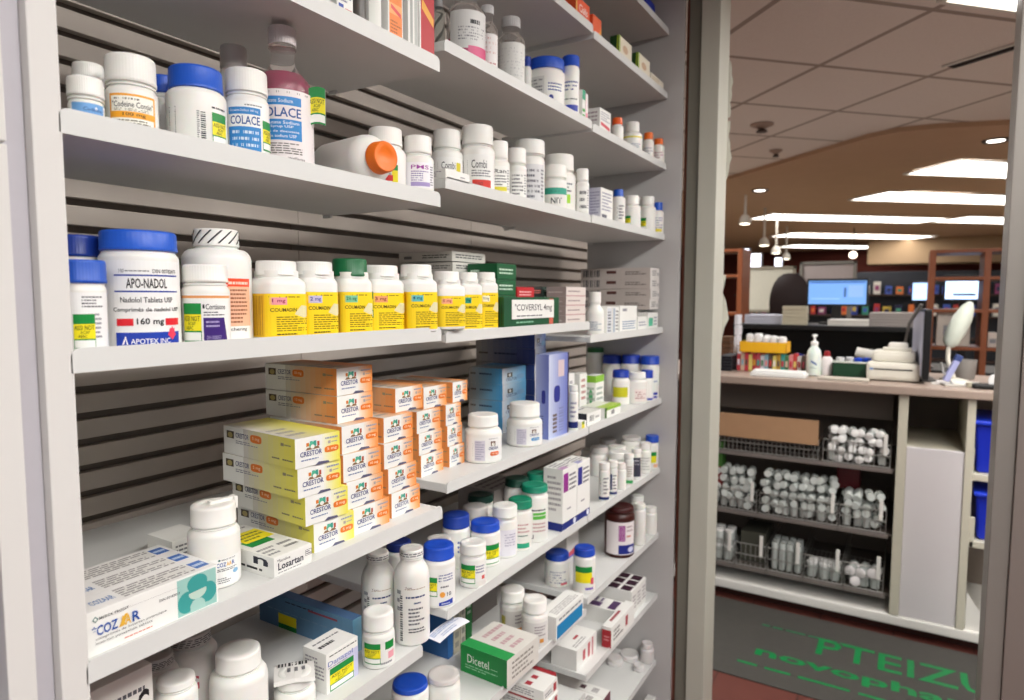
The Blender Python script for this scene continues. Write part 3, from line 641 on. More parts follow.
bottle('M1', 570, 17, 17, 52, 63, 'narrower white jar with blue cap, right of the wide blue-capped jar on the top shelf', g=.004, cap='#1d50c0', shape='jar', els=[('p', -.8, .5, .9, .75, 3, '#3c4c90'), ('r', -.9, .06, 1.0, .2, '#2038a8'), ('p', -.8, .3, .9, .36, 1, '#404048')])
carton('M1', 582.5, 585.5, 'white carton with teal top and green stripes, end of the middle top shelf', h=.075, g=.012, L=.05, yt=86, front=[('r', 0, .68, 1, 1, '#2aa47c'), ('r', .1, .1, .9, .2, '#4cac4c'), ('r', .1, .28, .9, .38, '#4cac4c')])
carton('M1', 588.5, 595, 'narrow pale pink carton at the right end of the middle top shelf', h=.07, g=.012, L=.05, yt=92, x=P(585.9, 92, Y=YM+.012).x, w=1.597-P(585.9, 92, Y=YM+.012).x, front=[('g', 0, 0, 1, 1, '#f4d8dc', '#f2eeee'), ('r', .1, .15, .9, .3, '#e88ca0')], col='#efe4e4')
carton('F1', 600, 611, 'small white carton with a red stripe at the left of the far bay top shelf', yt=107, g=.014, L=.08, front=[('q', [(.1, .3), (.9, .2), (.9, .34), (.1, .44)], '#d84c5c'), ('p', .1, .5, .9, .9, 4, '#a0a0ac')], left=[('p', .1, .1, .9, .9, 5, '#b0a0a4')])
for cx, w, cw, yt, yc, cap, d, e, g in [
    (617, 12, 10, 117, 124, '#ea6020', 'small orange-red capped bottle, leftmost of the four small bottles near the end panel', None, .03),
    (632, 20, 14, 121, 131, WHITE, 'white capped bottle with a yellow ring beside the orange-capped bottles', [('r', -1.3, .84, 1.3, .93, '#e8dc3c'), ('p', -.8, .1, .9, .5, 4, '#7888a8')], .012),
    (648, 11, 9, 132, 139, '#f27426', 'small orange-capped bottle right of the yellow-ringed bottle', [('p', -.8, .2, .9, .7, 3, '#a8a8b0')], .014),
    (659, 12, 9, 138, 144, '#f27426', 'small orange-capped bottle nearest the end panel', [('p', -.8, .2, .9, .7, 3, '#b08890')], .012)]:
    bottle('F1', cx, w, cw, yt, yc, d, g=g, cap=cap, els=e, far=True)
# ---------- M0 / F0 / Fm
carton('M0', 574, 590, 'orange carton with white lettering at the top of the middle bay', h=.048, g=.01, L=.03, x=1.515, w=.08, front=[('r', 0, 0, 1, 1, '#e85a30'), ('t', 'Cialis', .25, .35, .85, .75, '#f8ece4', .03), ('r', 0, 0, .1, 1, '#e8b050')], col='#e85a30', yt=10)
carton('F0', 603, 611, 'orange carton end with a yellow corner beside the white-lettered orange one', x=1.612, w=.055, h=.048, g=.008, L=.03, front=[('r', 0, 0, 1, 1, '#e8602c'), ('q', [(.5, 0), (1, 0), (1, .6)], '#f0a030')], col='#e85a30', yt=10)
for i, (a, b, yt) in enumerate([(619, 632, 31), (638, 650, 52)]):
    carton('F0', a, b, ['green and cream carton, nearer of the two on the high far shelf', 'green and cream carton, farther of the two on the high far shelf'][i], yt=yt+5, g=.008, L=.09, xb=a-9, front=[('r', 0, 0, 1, 1, '#e4dcc8'), ('e', .3, .3, .7, .7, '#c8a888'), ('r', 0, 0, .1, 1, '#9cb83c')], left=[('r', 0, 0, 1, 1, '#1e4820'), ('q', [(.7, 0), (.9, 0), (.95, 1), (.8, 1)], '#9cb83c')], col='#d8d0bc', h=.055)
carton('F0', 651, 664, 'small cream carton at the end of the high far shelf', h=.03, g=.008, L=.05, front=[('p', .1, .2, .9, .8, 3, '#b4a47c')], col='#e4dccc', yt=70)
o = MB(); zz = SH['Fm'][0]+EYE
q = P(652, 0, Y=YM+.03); bb = empty('storage_bag', (q.x, q.y, zz), 0, 'small blue pouch at the very top of the far bay', 'pouch')
o.cbox(-.05, .04, 0, .05, 0, .07, mat('#2038b4', .5, noise=.1, scale=30, bump=.5), .012); o.build('pouch_body', bb)
o = MB(); o.tube([(.04, .005, .02), (.06, -.0, .012), (.085, .002, .012), (.105, .01, .018)], .004, mat('#3c3c40', .3)); o.build('strap', bb)
# ---------- N3 row
bottle('N3', 81, 52, 54, 259, 283, 'blue-capped bottle with green and yellow sticker cut by the left side panel', g=.008, cap='#1f55bc', shape='jar', els=[('r', -1.3, .0, 1.3, .98, '#f2f2f2'), ('p', .0, .72, .9, .93, 4, '#44444c'), ('p', .5, .2, .8, .65, 6, '#8a8a94')], stick=(-.35, .03, .48, .62))
bottle('N3', 77, 50, 50, 234, 256, 'dark blue capped bottle behind the stickered one at the left side panel', g=.075, cap='#1c3c98', shape='jar')
def L_apo():
    return [('r', -1.35, .0, 1.3, .97, '#f4f4f2'), ('t', '100', -.62, .83, -.48, .875, '#66666c'), ('p', -.46, .84, .12, .865, 1, '#77777c'), ('t', 'DIN 00782475', .2, .83, .92, .875, '#2c2c30', .02),
            ('r', -.75, .795, .98, .812, '#2440a4'), ('t', 'APO-NADOL', -.44, .66, .58, .77, '#16161c', .035), ('r', -.75, .615, .98, .632, '#2440a4'),
            ('t', 'Nadolol Tablets USP', -.60, .5, .75, .56, '#2c2c34', .02), ('t', 'Comprimés de nadolol USP', -.80, .385, .98, .445, '#2c2c34', .02),
            ('r', -.72, .24, -.30, .32, '#e0202c'), ('t', '160 mg', -.22, .235, .45, .325, '#16161c', .035), ('r', .5, .24, .98, .32, '#e0202c'),
            ('r', -.75, .0, .98, .165, '#1c3fae'), ('t', 'APOTEX INC', -.38, .035, .62, .095, '#f4f4f8', .03), ('q', [(-.6, .03), (-.5, .13), (-.44, .03), (-.48, .03), (-.5, .09), (-.55, .03)], '#f4f4f8'),
            ('q', [(.55, .13), (.6, .17), (.62, .21), (.66, .2), (.7, .23), (.73, .2), (.78, .21), (.79, .16), (.84, .13), (.76, .1), (.7, .07), (.63, .1)], '#e8405c')]
bottle('N3', 139, 81, 79, 229, 250, 'largest white bottle with wide blue cap and red and blue label, third shelf at left', g=.012, cap='#1f5ac8', shape='jar', els=L_apo(), rot=6)
stripes = []
for i in range(14):
    u = -3.1+i*.45; stripes.append(('q', [(u, 0), (u+.09, 0), (u+.39, .5), (u+.69, .98), (u+.60, .98), (u+.30, .5)], '#2a2a2e'))
bottle('N3', 217, 71, 47, 227, 245, 'white round-shouldered bottle with a diagonally striped black and white cap', g=.03, shape='round', capels=stripes, neck=None, ribs=False,
       els=[('r', .05, .0, 1.1, .66, '#f2c0a0'), ('r', .05, .66, 1.1, .76, '#f0502c'), ('t', 'ADVANTAGE', .3, .67, 1.0, .72, '#f8d8c8', .02) if 0 else ('p', .3, .67, 1.0, .74, 1, '#f8d8c8'), ('p', .35, .2, .95, .64, 9, '#9c5c40'), ('r', .05, .0, 1.1, .17, '#f4f2f0'), ('t', 'Schering', .25, .1, .9, .155, '#1e1e28', .02)])
bottle('N3', 206, 49, 46, 264, 282, 'small white bottle with purple label block and sticker before the striped-cap bottle', g=.008,
       els=[('r', -1.3, .0, 1.3, .96, '#f4f3f1'), ('r', -1.3, .88, 1.3, .93, '#e8a060'), ('r', -.14, .68, -.06, .76, '#2c2c34'), ('t', 'Coricin', -.02, .66, .75, .77, '#2c2c34', .02) if 0 else ('t', 'Cortisone', -.02, .66, .85, .77, '#2c2c34', .02), ('p', -.1, .53, .8, .63, 2, '#55555c'),
            ('q', [(-.12, .02), (.95, .02), (.78, .5), (-.12, .5)], '#3c1e74'), ('p', -.02, .3, .6, .46, 2, '#b4a8d4'), ('t', 'DIN 00280437', .0, .08, .6, .15, '#b4a8d4')], stick=(-1.05, .02, -.2, .78))
def L_y(mg, c, st=False):
    return [('r', -1.75, .02, 1.2, .84, '#f2c418'), ('b', -1.7, .05, -1.0, .8, 9, '#b88410'), ('r', -.95, .02, 1.05, .84, '#fbd81c'),
            ('p', -.8, .76, .9, .8, 1, '#8a6c10'), ('r', -.75, .63, -.12, .77, c[0]), ('t', mg, -.68, .655, -.2, .745, c[1], .03), ('t', 'COUMADIN', -.75, .5, .3, .57, '#3c3410', .03),
            ('q', [(.2, .45), (.5, .62), (.85, .6), (.95, .42), (.6, .38)], '#e4dcae'), ('p', -.55, .12, .8, .42, 7, '#8a7410'), ('p', -.55, .05, .3, .1, 1, '#3c3410')]
YB_ = [(276, 50, 42, 260, 275, 'N3', .014, '1 mg', ('#f0a0a8', '#a02850'), WHITE, 'white bottle with yellow label and pink strength square, first of the yellow row'),
       (314, 40, 38, 261, 275, 'N3', .016, '2 mg', ('#c8c0e0', '#2c2c90'), WHITE, 'white bottle with yellow label and lilac strength square, second of the yellow row'),
       (350, 37, 35, 258, 276, 'N3', .02, '2½ mg', ('#80c8a0', '#145c3c'), '#14683c', 'yellow-labelled bottle with the dark green cap'),
       (390, 41, 37, 265, 277, 'N3', .02, '3 mg', ('#e8a070', '#8c3018'), WHITE, 'yellow-labelled bottle with tan strength square and a green sticker on its left'),
       (417.5, 34, 30, 264, 277, 'N3', .03, '4 mg', ('#68c0c0', '#104c6c'), WHITE, 'yellow-labelled bottle with turquoise strength square near the shelf step'),
       (446, 32, 27, 271, 283, 'N3', .02, '5 mg', ('#f0a888', '#a83c28'), WHITE, 'yellow-labelled bottle with salmon strength square standing at the gap between two bays'),
       (466, 27, 23, 272, 282, 'M3', .022, '6 mg', ('#30a088', '#0c3c30'), WHITE, 'yellow-labelled bottle with teal strength square, first on the middle bay shelf'),
       (485.5, 21, 19, 272, 281, 'M3', .02, '10 mg', ('#f4f0d0', '#3c3410'), WHITE, 'last yellow-labelled bottle, right beside the green cartons')]
for cx, w, cw, yt, yc, sh, g, mg, c, cap, d in YB_:
    bottle(sh, cx, w, cw, yt, yc, d, g=g, cap=cap, els=L_y(mg, c), sq=4.5, rot=30, group='yellow-labelled bottles on the third shelf', clamp=(cx != 446), stick=(-1.35, .3, -.75, .86) if mg == '3 mg' else None)
# grey long cartons behind
GL = [('g', 0, 0, 1, 1, '#b4b0a8', '#c8c4bc'), ('p', .45, .3, .95, .75, 2, '#3c3c3c'), ('r', .1, .3, .25, .6, '#606060')]
o, (x0, y0, z0, w, L, h) = carton('M3', 452, 485, 'long grey-white carton topmost at the back above the yellow-labelled bottles', yt=252, h=.022, g=.16, L=.12, z=SH['M3'][0]+.149, rot=0, xb=399, front=[('r', 0, 0, 1, 1, '#d8d6ce'), ('p', .1, .3, .9, .8, 2, '#44444a')], left=GL)
carton('M3', 452, 485, 'long grey-white carton under the topmost one behind the yellow-labelled bottles', h=.022, g=.16, L=L, x=x0+.002, w=w, z=SH['M3'][0]+.125, front=[('r', 0, 0, 1, 1, '#d8d6ce'), ('p', .1, .3, .9, .8, 2, '#44444a')], left=GL)
carton('M3', 452, 485, 'grey-white carton at the bottom of the pile behind the yellow-labelled bottles, mostly hidden', h=.1245, g=.16, L=L-.01, x=x0+.002, w=w, yt=270)
# green cartons
GF = lambda c, lc='#cfe8d4': [('p', .12, .3, .9, .75, 2, lc)]
def pile(sh, x, y, w, L, h, n, names, col, fr, z0=None, jit=.002, left=None, group=None, top=None):
    o0 = None; z = (SH[sh][0] if z0 is None else z0)
    rg = random.Random(int(x*1e4)); outs = []
    for i in range(n):
        dx = rg.uniform(-jit, jit); dy = rg.uniform(-jit, jit)
        if o0 is None:
            o0, _ = carton(sh, 0, 1, names[i], x=x, w=w, h=h-.0004, g=y-SH[sh][1], L=L, z=z, col=col, front=fr, left=left, top=top, yt=300, group=group); outs.append(o0)
        else: outs.append(dup(o0, (x+dx, y+dy, z+i*h+EYE), 0, names[i]))
    return outs
xg = P(497, 320, Y=YM+.075).x
def toX(px): return P(px, 310, Y=YM+.07).x
pile('M3', xg, YM+.075, toX(518)-xg-.001, .08, .0362, 4, ['dark green carton at the bottom of the green stack', 'dark green carton second from the bottom of the green stack', 'dark green carton third from the bottom of the green stack', 'topmost dark green carton of the green stack'], '#145c34', GF(0), jit=.0003, left=[('p', .1, .4, .4, .7, 1, '#cfe8d4')], group='dark green carton stack')
o, (x0, y0, z0, w, L, h) = carton('M3', 504, 559, 'wide dark green carton carrying the hand-lettered white sign on the third shelf', yt=297, g=.008, L=.055, xb=496, col='#125030', front=[('r', .8, .04, .88, .95, '#c8604c'), ('p', .2, .15, .5, .25, 1, '#8cc0a0')], left=[('r', .1, .05, .45, .9, '#0c2c1c'), ('e', .6, .1, .8, .8, '#0c3c24')])
s, _ = carton('M3', 512, 554, 'white shelf sign with black lettering taped on the green carton', h=.042, x=P(512, 300, Y=YM+.0065).x, w=P(554, 300, Y=YM+.0065).x-P(512, 300, Y=YM+.0065).x, g=.0062, L=.0013, z=SH['M3'][0]+.021, front=[('t', '"COVERSYL 4mg', .06, .32, .94, .78, '#1c1c20', .01), ('p', .1, .1, .7, .22, 1, '#44444c')], name='shelf_sign', cat='sign', yt=300, thin=True)
pile('M3', toX(518), YM+.072, toX(535)-toX(518)-.001, .08, .031, 3, ['red carton hidden behind the white sign', 'red carton second in its short stack behind the sign', 'topmost red carton between the green and the dark stacks'], '#c8242c', GF(0, '#f4c8c8'), jit=.0003, group='red carton stack')
pile('M3', toX(535), YM+.075, toX(544)-toX(535)-.001, .08, .0235, 4, ['dark carton lowest behind the sign', 'dark carton second from the bottom behind the sign', 'carton with a red end in the narrow dark stack', 'black carton on top of the narrow dark stack'], '#202422', GF(0, '#c86c60'), jit=.0003, group='black narrow carton stack')
pile('M3', toX(544), YM+.075, toX(560)-toX(544)-.001, .08, .0192, 5, ['dark grey-green carton lowest of its stack of five', 'dark grey-green carton second from bottom of five', 'middle dark grey-green carton of five', 'dark grey-green carton fourth from bottom of five', 'topmost dark grey-green carton of five'], '#2c3a34', GF(0, '#9cb0a8'), jit=.0003, group='grey-green carton stack')
px_ = P(566, 300, Y=YM+.012).x
pile('M3', px_, YM+.012, 1.595-px_, .055, .0238, 4, ['pinkish white carton lowest at the right end of the middle bay', 'pinkish white carton second from bottom at the right end of the middle bay', 'pinkish white carton third from bottom at the right end of the middle bay', 'topmost pinkish white carton at the right end of the middle bay'], '#ded4ce', [('p', .1, .4, .7, .7, 1, '#8c7878'), ('r', 0, 0, 1, .12, '#c49c9c')], jit=.0003, left=[('r', 0, 0, 1, 1, '#a89c98'), ('p', .1, .3, .8, .6, 1, '#d4ccc8')], group='pinkish white cartons')
# F3
bottle('F3', 598, 18, 12, 292, 303, 'slim white bottle with narrow cap at the left of the far bay third shelf', g=.012, by=None, els=[('p', -.6, .15, .8, .65, 5, '#7888a0')], shape='tall', far=True)
SBK = [('g', 0, 0, 1, 1, '#b8aea8', '#c8beb8'), ('b', .04, .15, .3, .85, 8, '#4c4c50'), ('r', .38, .45, .52, .75, '#54302c'), ('p', .65, .3, .97, .7, 2, '#4c4440')]
SBF = [('p', .2, .2, .7, .8, 3, '#5c5c60'), ('e', .75, .2, .95, .6, '#a8a8a8')]
zb = SH['F3'][0]+.066; Lb = .25
pile('F3', 2.10, YM+.013, .088, Lb, .0345, 4, ['long grey carton lowest of the four piled against the far end panel', 'long grey carton second from bottom of the four by the far end panel', 'long grey carton third from bottom of the four by the far end panel', 'topmost long grey carton of the four by the far end panel'], '#dcd8d4', SBF, z0=zb, left=SBK, group='long grey cartons by the end panel')
carton('F3', 644, 662, 'low white carton carrying the pile of long grey ones', h=.0655, x=2.125, w=.07, g=.055, L=.19, yt=310)
carton('F3', 607, 612, 'first narrow upright white carton beside the slim white bottle', yt=307, g=.012, L=.06, front=[('r', .1, .05, .9, .95, '#d4d8e0'), ('b', .2, .1, .8, .9, 7, '#66666c', 1)])
carton('F3', 612.6, 619, 'second narrow upright white carton with grey bars, far bay third shelf', yt=307, g=.012, L=.06, front=[('r', .1, .05, .4, .95, '#a8b4c4'), ('p', .5, .1, .9, .9, 6, '#66666c')])
carton('F3', 620, 637, 'white carton with blue small print, middle of the far bay third shelf', yt=306, g=.012, L=.06, front=[('p', .15, .1, .9, .45, 4, '#6c84a8'), ('r', .15, .8, .4, .9, '#909098')])
carton('F3', 638, 647, 'small white carton left of the green-marked one on the far third shelf', yt=317, g=.014, L=.035, front=[('p', .1, .3, .9, .7, 2, '#8888a0')])
carton('F3', 647.8, 658, 'small white carton with a green mark at the end of the far third shelf', yt=313, g=.014, L=.035, front=[('r', .1, .2, .5, .7, '#4cb894'), ('p', .6, .2, .9, .8, 3, '#8888a0')])
# ---------- N4: carton stacks
def crestor(c1, mg):
    f = [('g', .55, 0, 1, 1, '#ecece8', c1), ('r', .24, .68, .30, .80, '#d87c30'), ('r', .32, .66, .38, .84, '#3c9c8c'), ('e', .3, .58, .45, .82, '#54b494'), ('r', .4, .66, .46, .84, '#3c9c8c'), ('r', .48, .64, .53, .80, '#b8543c'), ('q', [(.22, .56), (.54, .56), (.50, .64), (.26, .64)], '#8c6c4c'),
         ('e', .33, .58, .42, .72, '#f0f0e8'), ('t', 'CRESTOR', .1, .36, .58, .53, '#22307c', .02), ('w', .64, .34, .97, .56, '#e87c28'), ('t', mg, .70, .39, .92, .51, '#f8e4cc', .01), ('p', .12, .2, .5, .29, 1, '#7888b0'), ('p', .66, .78, .95, .9, 1, '#98a0b8'), ('r', .72, .64, .78, .74, '#b0a8a8'), ('p', .8, .65, .95, .73, 1, '#a8a0a0'), ('q', [(.42, .0), (.75, .0), (.72, .07), (.5, .1)], '#5c5c78')]
    s = [('g', .3, 0, 1, 1, '#d4d0c8', c1), ('r', .05, .58, .16, .84, '#54483c'), ('e', .07, .6, .14, .8, '#b4a468'), ('t', 'CRESTOR', .19, .64, .38, .82, '#2c3870', .02), ('w', .4, .58, .56, .86, '#e47c30'), ('t', mg, .43, .65, .53, .79, '#f4d8b8', .02), ('p', .19, .42, .5, .56, 2, '#8c8c98'), ('r', .82, .7, .86, .8, '#9a9478'), ('p', .87, .7, .96, .8, 1, '#9a9478'), ('p', .7, .2, .8, .3, 1, '#8a8470'), ('p', .84, .2, .97, .3, 1, '#8a8470')]
    t_ = [('g', .0, 0, 1, 1, '#d8d4cc', c1), ('p', .1, .1, .5, .5, 3, '#a8a49c')]
    return f, s, t_
YC, OC = '#ece45c', '#f09850'
z4 = SH['N4'][0]
def stackc(sh, pts, c1, mg, h, L, names, group, rots, z0=None, x_w=None, zoff=0):
    """pts: list bottom to top of (xl px, front gap)"""
    f, s, t_ = crestor(c1, mg); o0 = None; z = SH[sh][0]+zoff
    for i, (xl, g) in enumerate(pts):
        x = P(xl, 450, Y=SH[sh][1]+g).x
        if o0 is None:
            o0, _ = carton(sh, 0, 1, names[i], x=x, w=x_w, h=h-.0005, g=g, L=L, z=z, front=f, left=s, top=t_, yt=300, group=group, rot=rots[i])
        else: dup(o0, (x, SH[sh][1]+g, z+i*h+EYE), rots[i], names[i])
HB = .0430
stackc('N4', [(312, .03), (304, .03), (297, .03), (295, .03)], YC, '5 mg', HB, .178, ['white and yellow tablet carton at the bottom of the yellow stack', 'white and yellow tablet carton second from the bottom of the yellow stack', 'white and yellow tablet carton third from the bottom of the yellow stack', 'topmost white and yellow tablet carton of the yellow stack'], 'white and yellow tablet cartons', (-2, -4, -3, -5), x_w=.077)
names = ['white and orange tablet carton %s of the six-high orange stack' % k for k in ('lowest', 'second from the bottom', 'third from the bottom', 'fourth from the bottom', 'fifth from the bottom', 'topmost')]
stackc('N4', [(352, .032), (346, .034), (343, .036), (342, .04), (338, .06), (338, .062)], OC, '10 mg', HB, .165, names, 'white and orange tablet cartons', (-3, -2, -3, -1, 0, 0), x_w=.078)
names = ['white and orange tablet carton %s of the stack at the near shelf end' % k for k in ('lowest', 'second', 'third', 'fourth', 'topmost')]
stackc('N4', [(391, .035), (388, .037), (384, .04), (384, .045), (396, .06)], OC, '10 mg', HB*.985, .16, names, 'white and orange tablet cartons', (0, 1, 0, 0, 0), x_w=.0735)
names = ['white and orange tablet carton %s of the first stack on the middle bay shelf' % k for k in ('lowest', 'second', 'third', 'topmost')]
q = P(421, 478, Z=SH['M4'][0]); g0 = q.y-YM
stackc('M4', [(421, g0), (419, g0+.003), (417, g0+.004), (424, g0+.01)], OC, '10 mg', .0428, .15, names, 'white and orange tablet cartons', (2, 1, 0, 0), x_w=.0735)
names = ['white and orange tablet carton %s of the stack just left of the orange-spot bottle' % k for k in ('lowest', 'second', 'third', 'topmost')]
stackc('M4', [(449.5, g0), (447.5, g0+.003), (446, g0+.004), (453, g0+.01)], OC, '10 mg', .0428, .15, names, 'white and orange tablet cartons', (0, 1, 0, 0), x_w=.052)
# Cozaar cartons
TEAL, TEAL2 = '#3c9c98', '#9cc8c0'
czf = [('r', .66, .03, .985, .95, TEAL2), ('e', .74, .5, .91, .94, TEAL), ('e', .66, .06, .81, .6, TEAL), ('e', .84, .14, .985, .66, TEAL), ('e', .75, .32, .90, .68, '#bcd4c8'), ('q', [(.745, .52), (.905, .55), (.89, .72), (.76, .70)], TEAL), ('q', [(.76, .03), (.89, .03), (.88, .22), (.86, .3), (.82, .34), (.78, .3), (.76, .2)], '#a8ccc4'),
       ('q', [(.055, .80), (.075, .87), (.095, .80), (.075, .73)], '#14645c'), ('e', .065, .765, .085, .835, '#f0f0ec'), ('t', 'MERCK FROSST', .1, .77, .3, .83, '#24242c', .02), ('r', .3, .79, .68, .795, '#a09ca0'), ('t', 'DIN 02182815', .52, .62, .68, .68, '#44444c', .01),
       ('t', '*COZ', .05, .42, .22, .66, '#1c50a4', .045), ('q', [(.225, .42), (.27, .68), (.29, .68), (.26, .42)], '#e8b440'), ('t', 'AA', .235, .42, .31, .66, '#e8b440', .045), ('t', 'R', .32, .42, .375, .66, '#1c50a4', .045),
       ('t', 'comprimés de losartan potassique', .07, .32, .57, .39, '#44444c'), ('t', 'losartan potassium tablets', .07, .22, .46, .29, '#44444c'), ('p', .26, .1, .46, .15, 1, '#d86c50')]
czt = [('r', 0, 0, 1, 1, '#e6e4e2'), ('r', .3, .15, .85, .85, '#dedcd8'), ('p', .3, .12, .84, .88, 5, '#8a8686'), ('r', .86, .2, .97, .75, '#3468b4'), ('p', .87, .3, .96, .65, 1, '#c8d8ec'), ('t', 'COZAAR', .1, .3, .26, .6, '#5880b8', .02)]
yv = SH['N4'][1]+.012; xr_ = P(218, 590, Y=yv).x; xl_ = P(84, 640, Y=yv).x
v = pray(218, 564); hz = v.z*(math.hypot(xr_, yv)/math.hypot(v.x, v.y))-z4
v = pray(166, 545); yb_ = P(170, 541, Z=z4+hz).y; th = (yb_-yv)/3
o0 = None
for i in range(3):
    d = ['white carton with blue lettering and teal circles, front one of three', 'white carton standing on edge in the middle of the three teal-circled ones', 'white carton standing on edge at the back of the three teal-circled ones'][i]
    if o0 is None: o0, _ = carton('N4', 0, 1, d, x=xl_, w=xr_-xl_, h=hz, g=.012, L=th-.0008, front=czf, top=czt, yt=300, group='teal-circled cartons')
    else: dup(o0, (xl_-.0*i, yv+th*i, z4+EYE), 0, d)
# Cozaar bottle with flip cap
t, R, H, Ht, k, Rc = bottle('N4', 213.7, 55, 48, 497, 529, 'white bottle with broad snap cap beside the three teal-circled cartons', g=.037, ribs=False,
       els=[('r', -.6, .0, 1.3, .58, '#f2f2f0'), ('q', [(.1, .545), (.16, .57), (.22, .545), (.16, .52)], '#14645c'), ('t', 'MERCK FROSST', .25, .53, .85, .56, '#24242c', .02), ('t', 'COZ', .05, .40, .42, .49, '#1c50a4', .04), ('t', 'AA', .43, .40, .65, .49, '#e8b440', .04), ('t', 'R', .67, .40, .8, .49, '#1c50a4', .04),
            ('p', .05, .3, .9, .37, 2, '#55555c'), ('e', .7, .2, .98, .3, '#88b8dc'), ('p', .05, .05, .6, .18, 3, '#77777c')])
RZ_ = Matrix.Rotation(math.radians(115), 4, 'Z')
mb = MB(); mb.cbox(-Rc*.2, Rc*1.04, -Rc*.16, Rc*.16, Ht-.0012, Ht+.0035, mat(WHITE, .35), .0014, M=RZ_); mb.cbox(Rc*.9, Rc*1.10, -Rc*.26, Rc*.26, Ht-.012, Ht+.004, mat(WHITE, .35), .0014, M=RZ_); mb.build('snap_tab', t)
# Losartan carton
lf = [('t', '*Sandoz', .08, .72, .42, .86, '#33333c', .02), ('t', 'Losartan', .1, .34, .76, .68, '#1c2034', .045), ('p', .1, .18, .7, .26, 1, '#77777c'), ('r', .82, .5, .995, .78, '#3c3c40'), ('r', .83, .52, .985, .76, '#f0f0ee'), ('p', .84, .54, .98, .74, 2, '#44444a')]
o, (lx, ly, lz, lw, lL, lh) = carton('N4', 255, 313, 'low white carton with dark lettering and a sticker on top, fourth shelf edge', bl=(255, 586), L=.13, yt=562, front=lf,
   left=[('t', 'n', .72, .5, .92, .85, '#1c2034', .05), ('p', .1, .15, .92, .38, 1, '#24242c'), ('p', .1, .7, .5, .85, 1, '#44444a')],
   top=[('r', .0, .02, 1, .98, '#e6e6e2'), ('p', .05, .06, .5, .3, 3, '#88888c'), ('r', .15, .38, .75, .56, GREEN), ('r', .22, .5, .95, .80, YEL), ('p', .3, .54, .9, .76, 3, '#8a8a24'), ('p', .55, .1, .9, .3, 2, '#88888c'), ('p', .1, .84, .9, .95, 2, '#88888c')], yt2=None) if 0 else carton('N4', 255, 313, 'low white carton with dark lettering and a sticker on top, fourth shelf edge', x=.557, w=P(312, 561, Y=YN+.006).x-.557, g=.006, L=.145, yt=561, front=lf,
   left=[('t', 'n', .72, .5, .92, .85, '#1c2034', .05), ('p', .1, .15, .92, .38, 1, '#24242c'), ('p', .1, .7, .5, .85, 1, '#44444a')],
   top=[('r', .0, .02, 1, .98, '#e6e6e2'), ('p', .05, .06, .5, .3, 3, '#88888c'), ('r', .15, .38, .75, .56, GREEN), ('r', .22, .5, .95, .80, YEL), ('p', .3, .54, .9, .76, 3, '#8a8a24'), ('p', .55, .1, .9, .3, 2, '#88888c'), ('p', .1, .84, .9, .95, 2, '#88888c')])
carton('N4', 168, 190, 'small white carton end behind the snap-capped bottle', h=.03, g=.17, L=.06, x=P(172, 545, Y=YN+.17).x, w=.05, front=[('p', .1, .2, .9, .8, 3, '#88888c')], yt=300)
# ---------- M4 row
L_cb = lambda c: [('r', -1.3, .03, 1.3, .93, '#efefed'), ('b', -.95, .2, -.55, .72, 12, '#2c2c30', 1), ('r', -.45, .05, .1, .82, '#d4d0dc'), ('p', -.42, .08, .08, .8, 8, '#a8a4bc'), ('r', .42, .6, .7, .78, '#6c4c3c'), ('e', .47, .6, .65, .74, '#e8e8e0'), ('t', 'CRESTOR', .3, .46, .9, .57, '#2c3878', .03), ('w', .38, .22, .95, .38, c), ('t', '10 mg', .48, .26, .85, .34, '#f8ece0', .02), ('p', .3, .86, .9, .9, 1, '#77777c')]
bottle('M4', 483, 38, 31, 411, 428, 'white bottle with an orange spot on its label, fourth shelf, left of two', g=.008, els=L_cb('#e06c2c'), rot=0)
bottle('M4', 524.5, 36, 31, 400, 418, 'white bottle with a light blue spot on its label, fourth shelf, right of two', g=.008, els=L_cb('#4c9cd4'))
BLt = lambda a, b: ([('g', 0, 0, 1, 1, '#e8ecf0', b), ('r', .2, .4, .42, .68, '#54483c'), ('e', .26, .44, .36, .64, '#e8e8e0'), ('t', 'CRESTOR', .15, .18, .6, .36, '#2c3878', .02), ('w', .6, .2, .92, .5, '#88b4d8')],
                    [('g', 0, 0, 1, 1, '#98928c', a), ('p', .05, .5, .3, .75, 1, '#4c3c34'), ('p', .32, .5, .7, .75, 1, '#24304c')], [('g', 0, 0, 1, 1, '#8c8884', a)])
bf, bs, bt = BLt('#4c9cd0', '#6cb4e0')
zz4 = SH['M4'][0]; Hc = .0415
x_ = P(511, 400, Y=YM+.13).x; w_ = P(534, 400, Y=YM+.13).x-x_; Lx = min(.98-.0, P(441, 385, X=x_).y)-YM-.13
Lx = min(Lx, 1.09-YM-.13)
nm = ['light blue tablet carton lowest behind the white bottles', 'light blue tablet carton second from the bottom behind the white bottles', 'light blue tablet carton third from the bottom, its end showing above the orange-spot bottle', 'topmost light blue tablet carton behind the white bottles']
o0 = None
for i in range(4):
    if o0 is None: o0, _ = carton('M4', 0, 1, nm[0], x=x_, w=w_, h=Hc-.0005, g=.155, L=Lx-.028, front=bf, left=bs, top=bt, yt=300, group='light blue tablet cartons')
    else: dup(o0, (x_-.002*(i % 2), YM+.155, zz4+EYE+i*Hc), 0, nm[i])
df, ds, dt = BLt('#3c4c8c', '#7c94cc')
nm = ['indigo tablet carton lowest of the dark stack behind the light blue ones', 'indigo tablet carton second in the dark stack', 'indigo tablet carton third in the dark stack', 'indigo tablet carton fourth in the dark stack', 'indigo tablet carton fifth in the dark stack', 'topmost indigo tablet carton, just under the third shelf']
xd = P(536, 350, Y=YM+.13).x; o0 = None
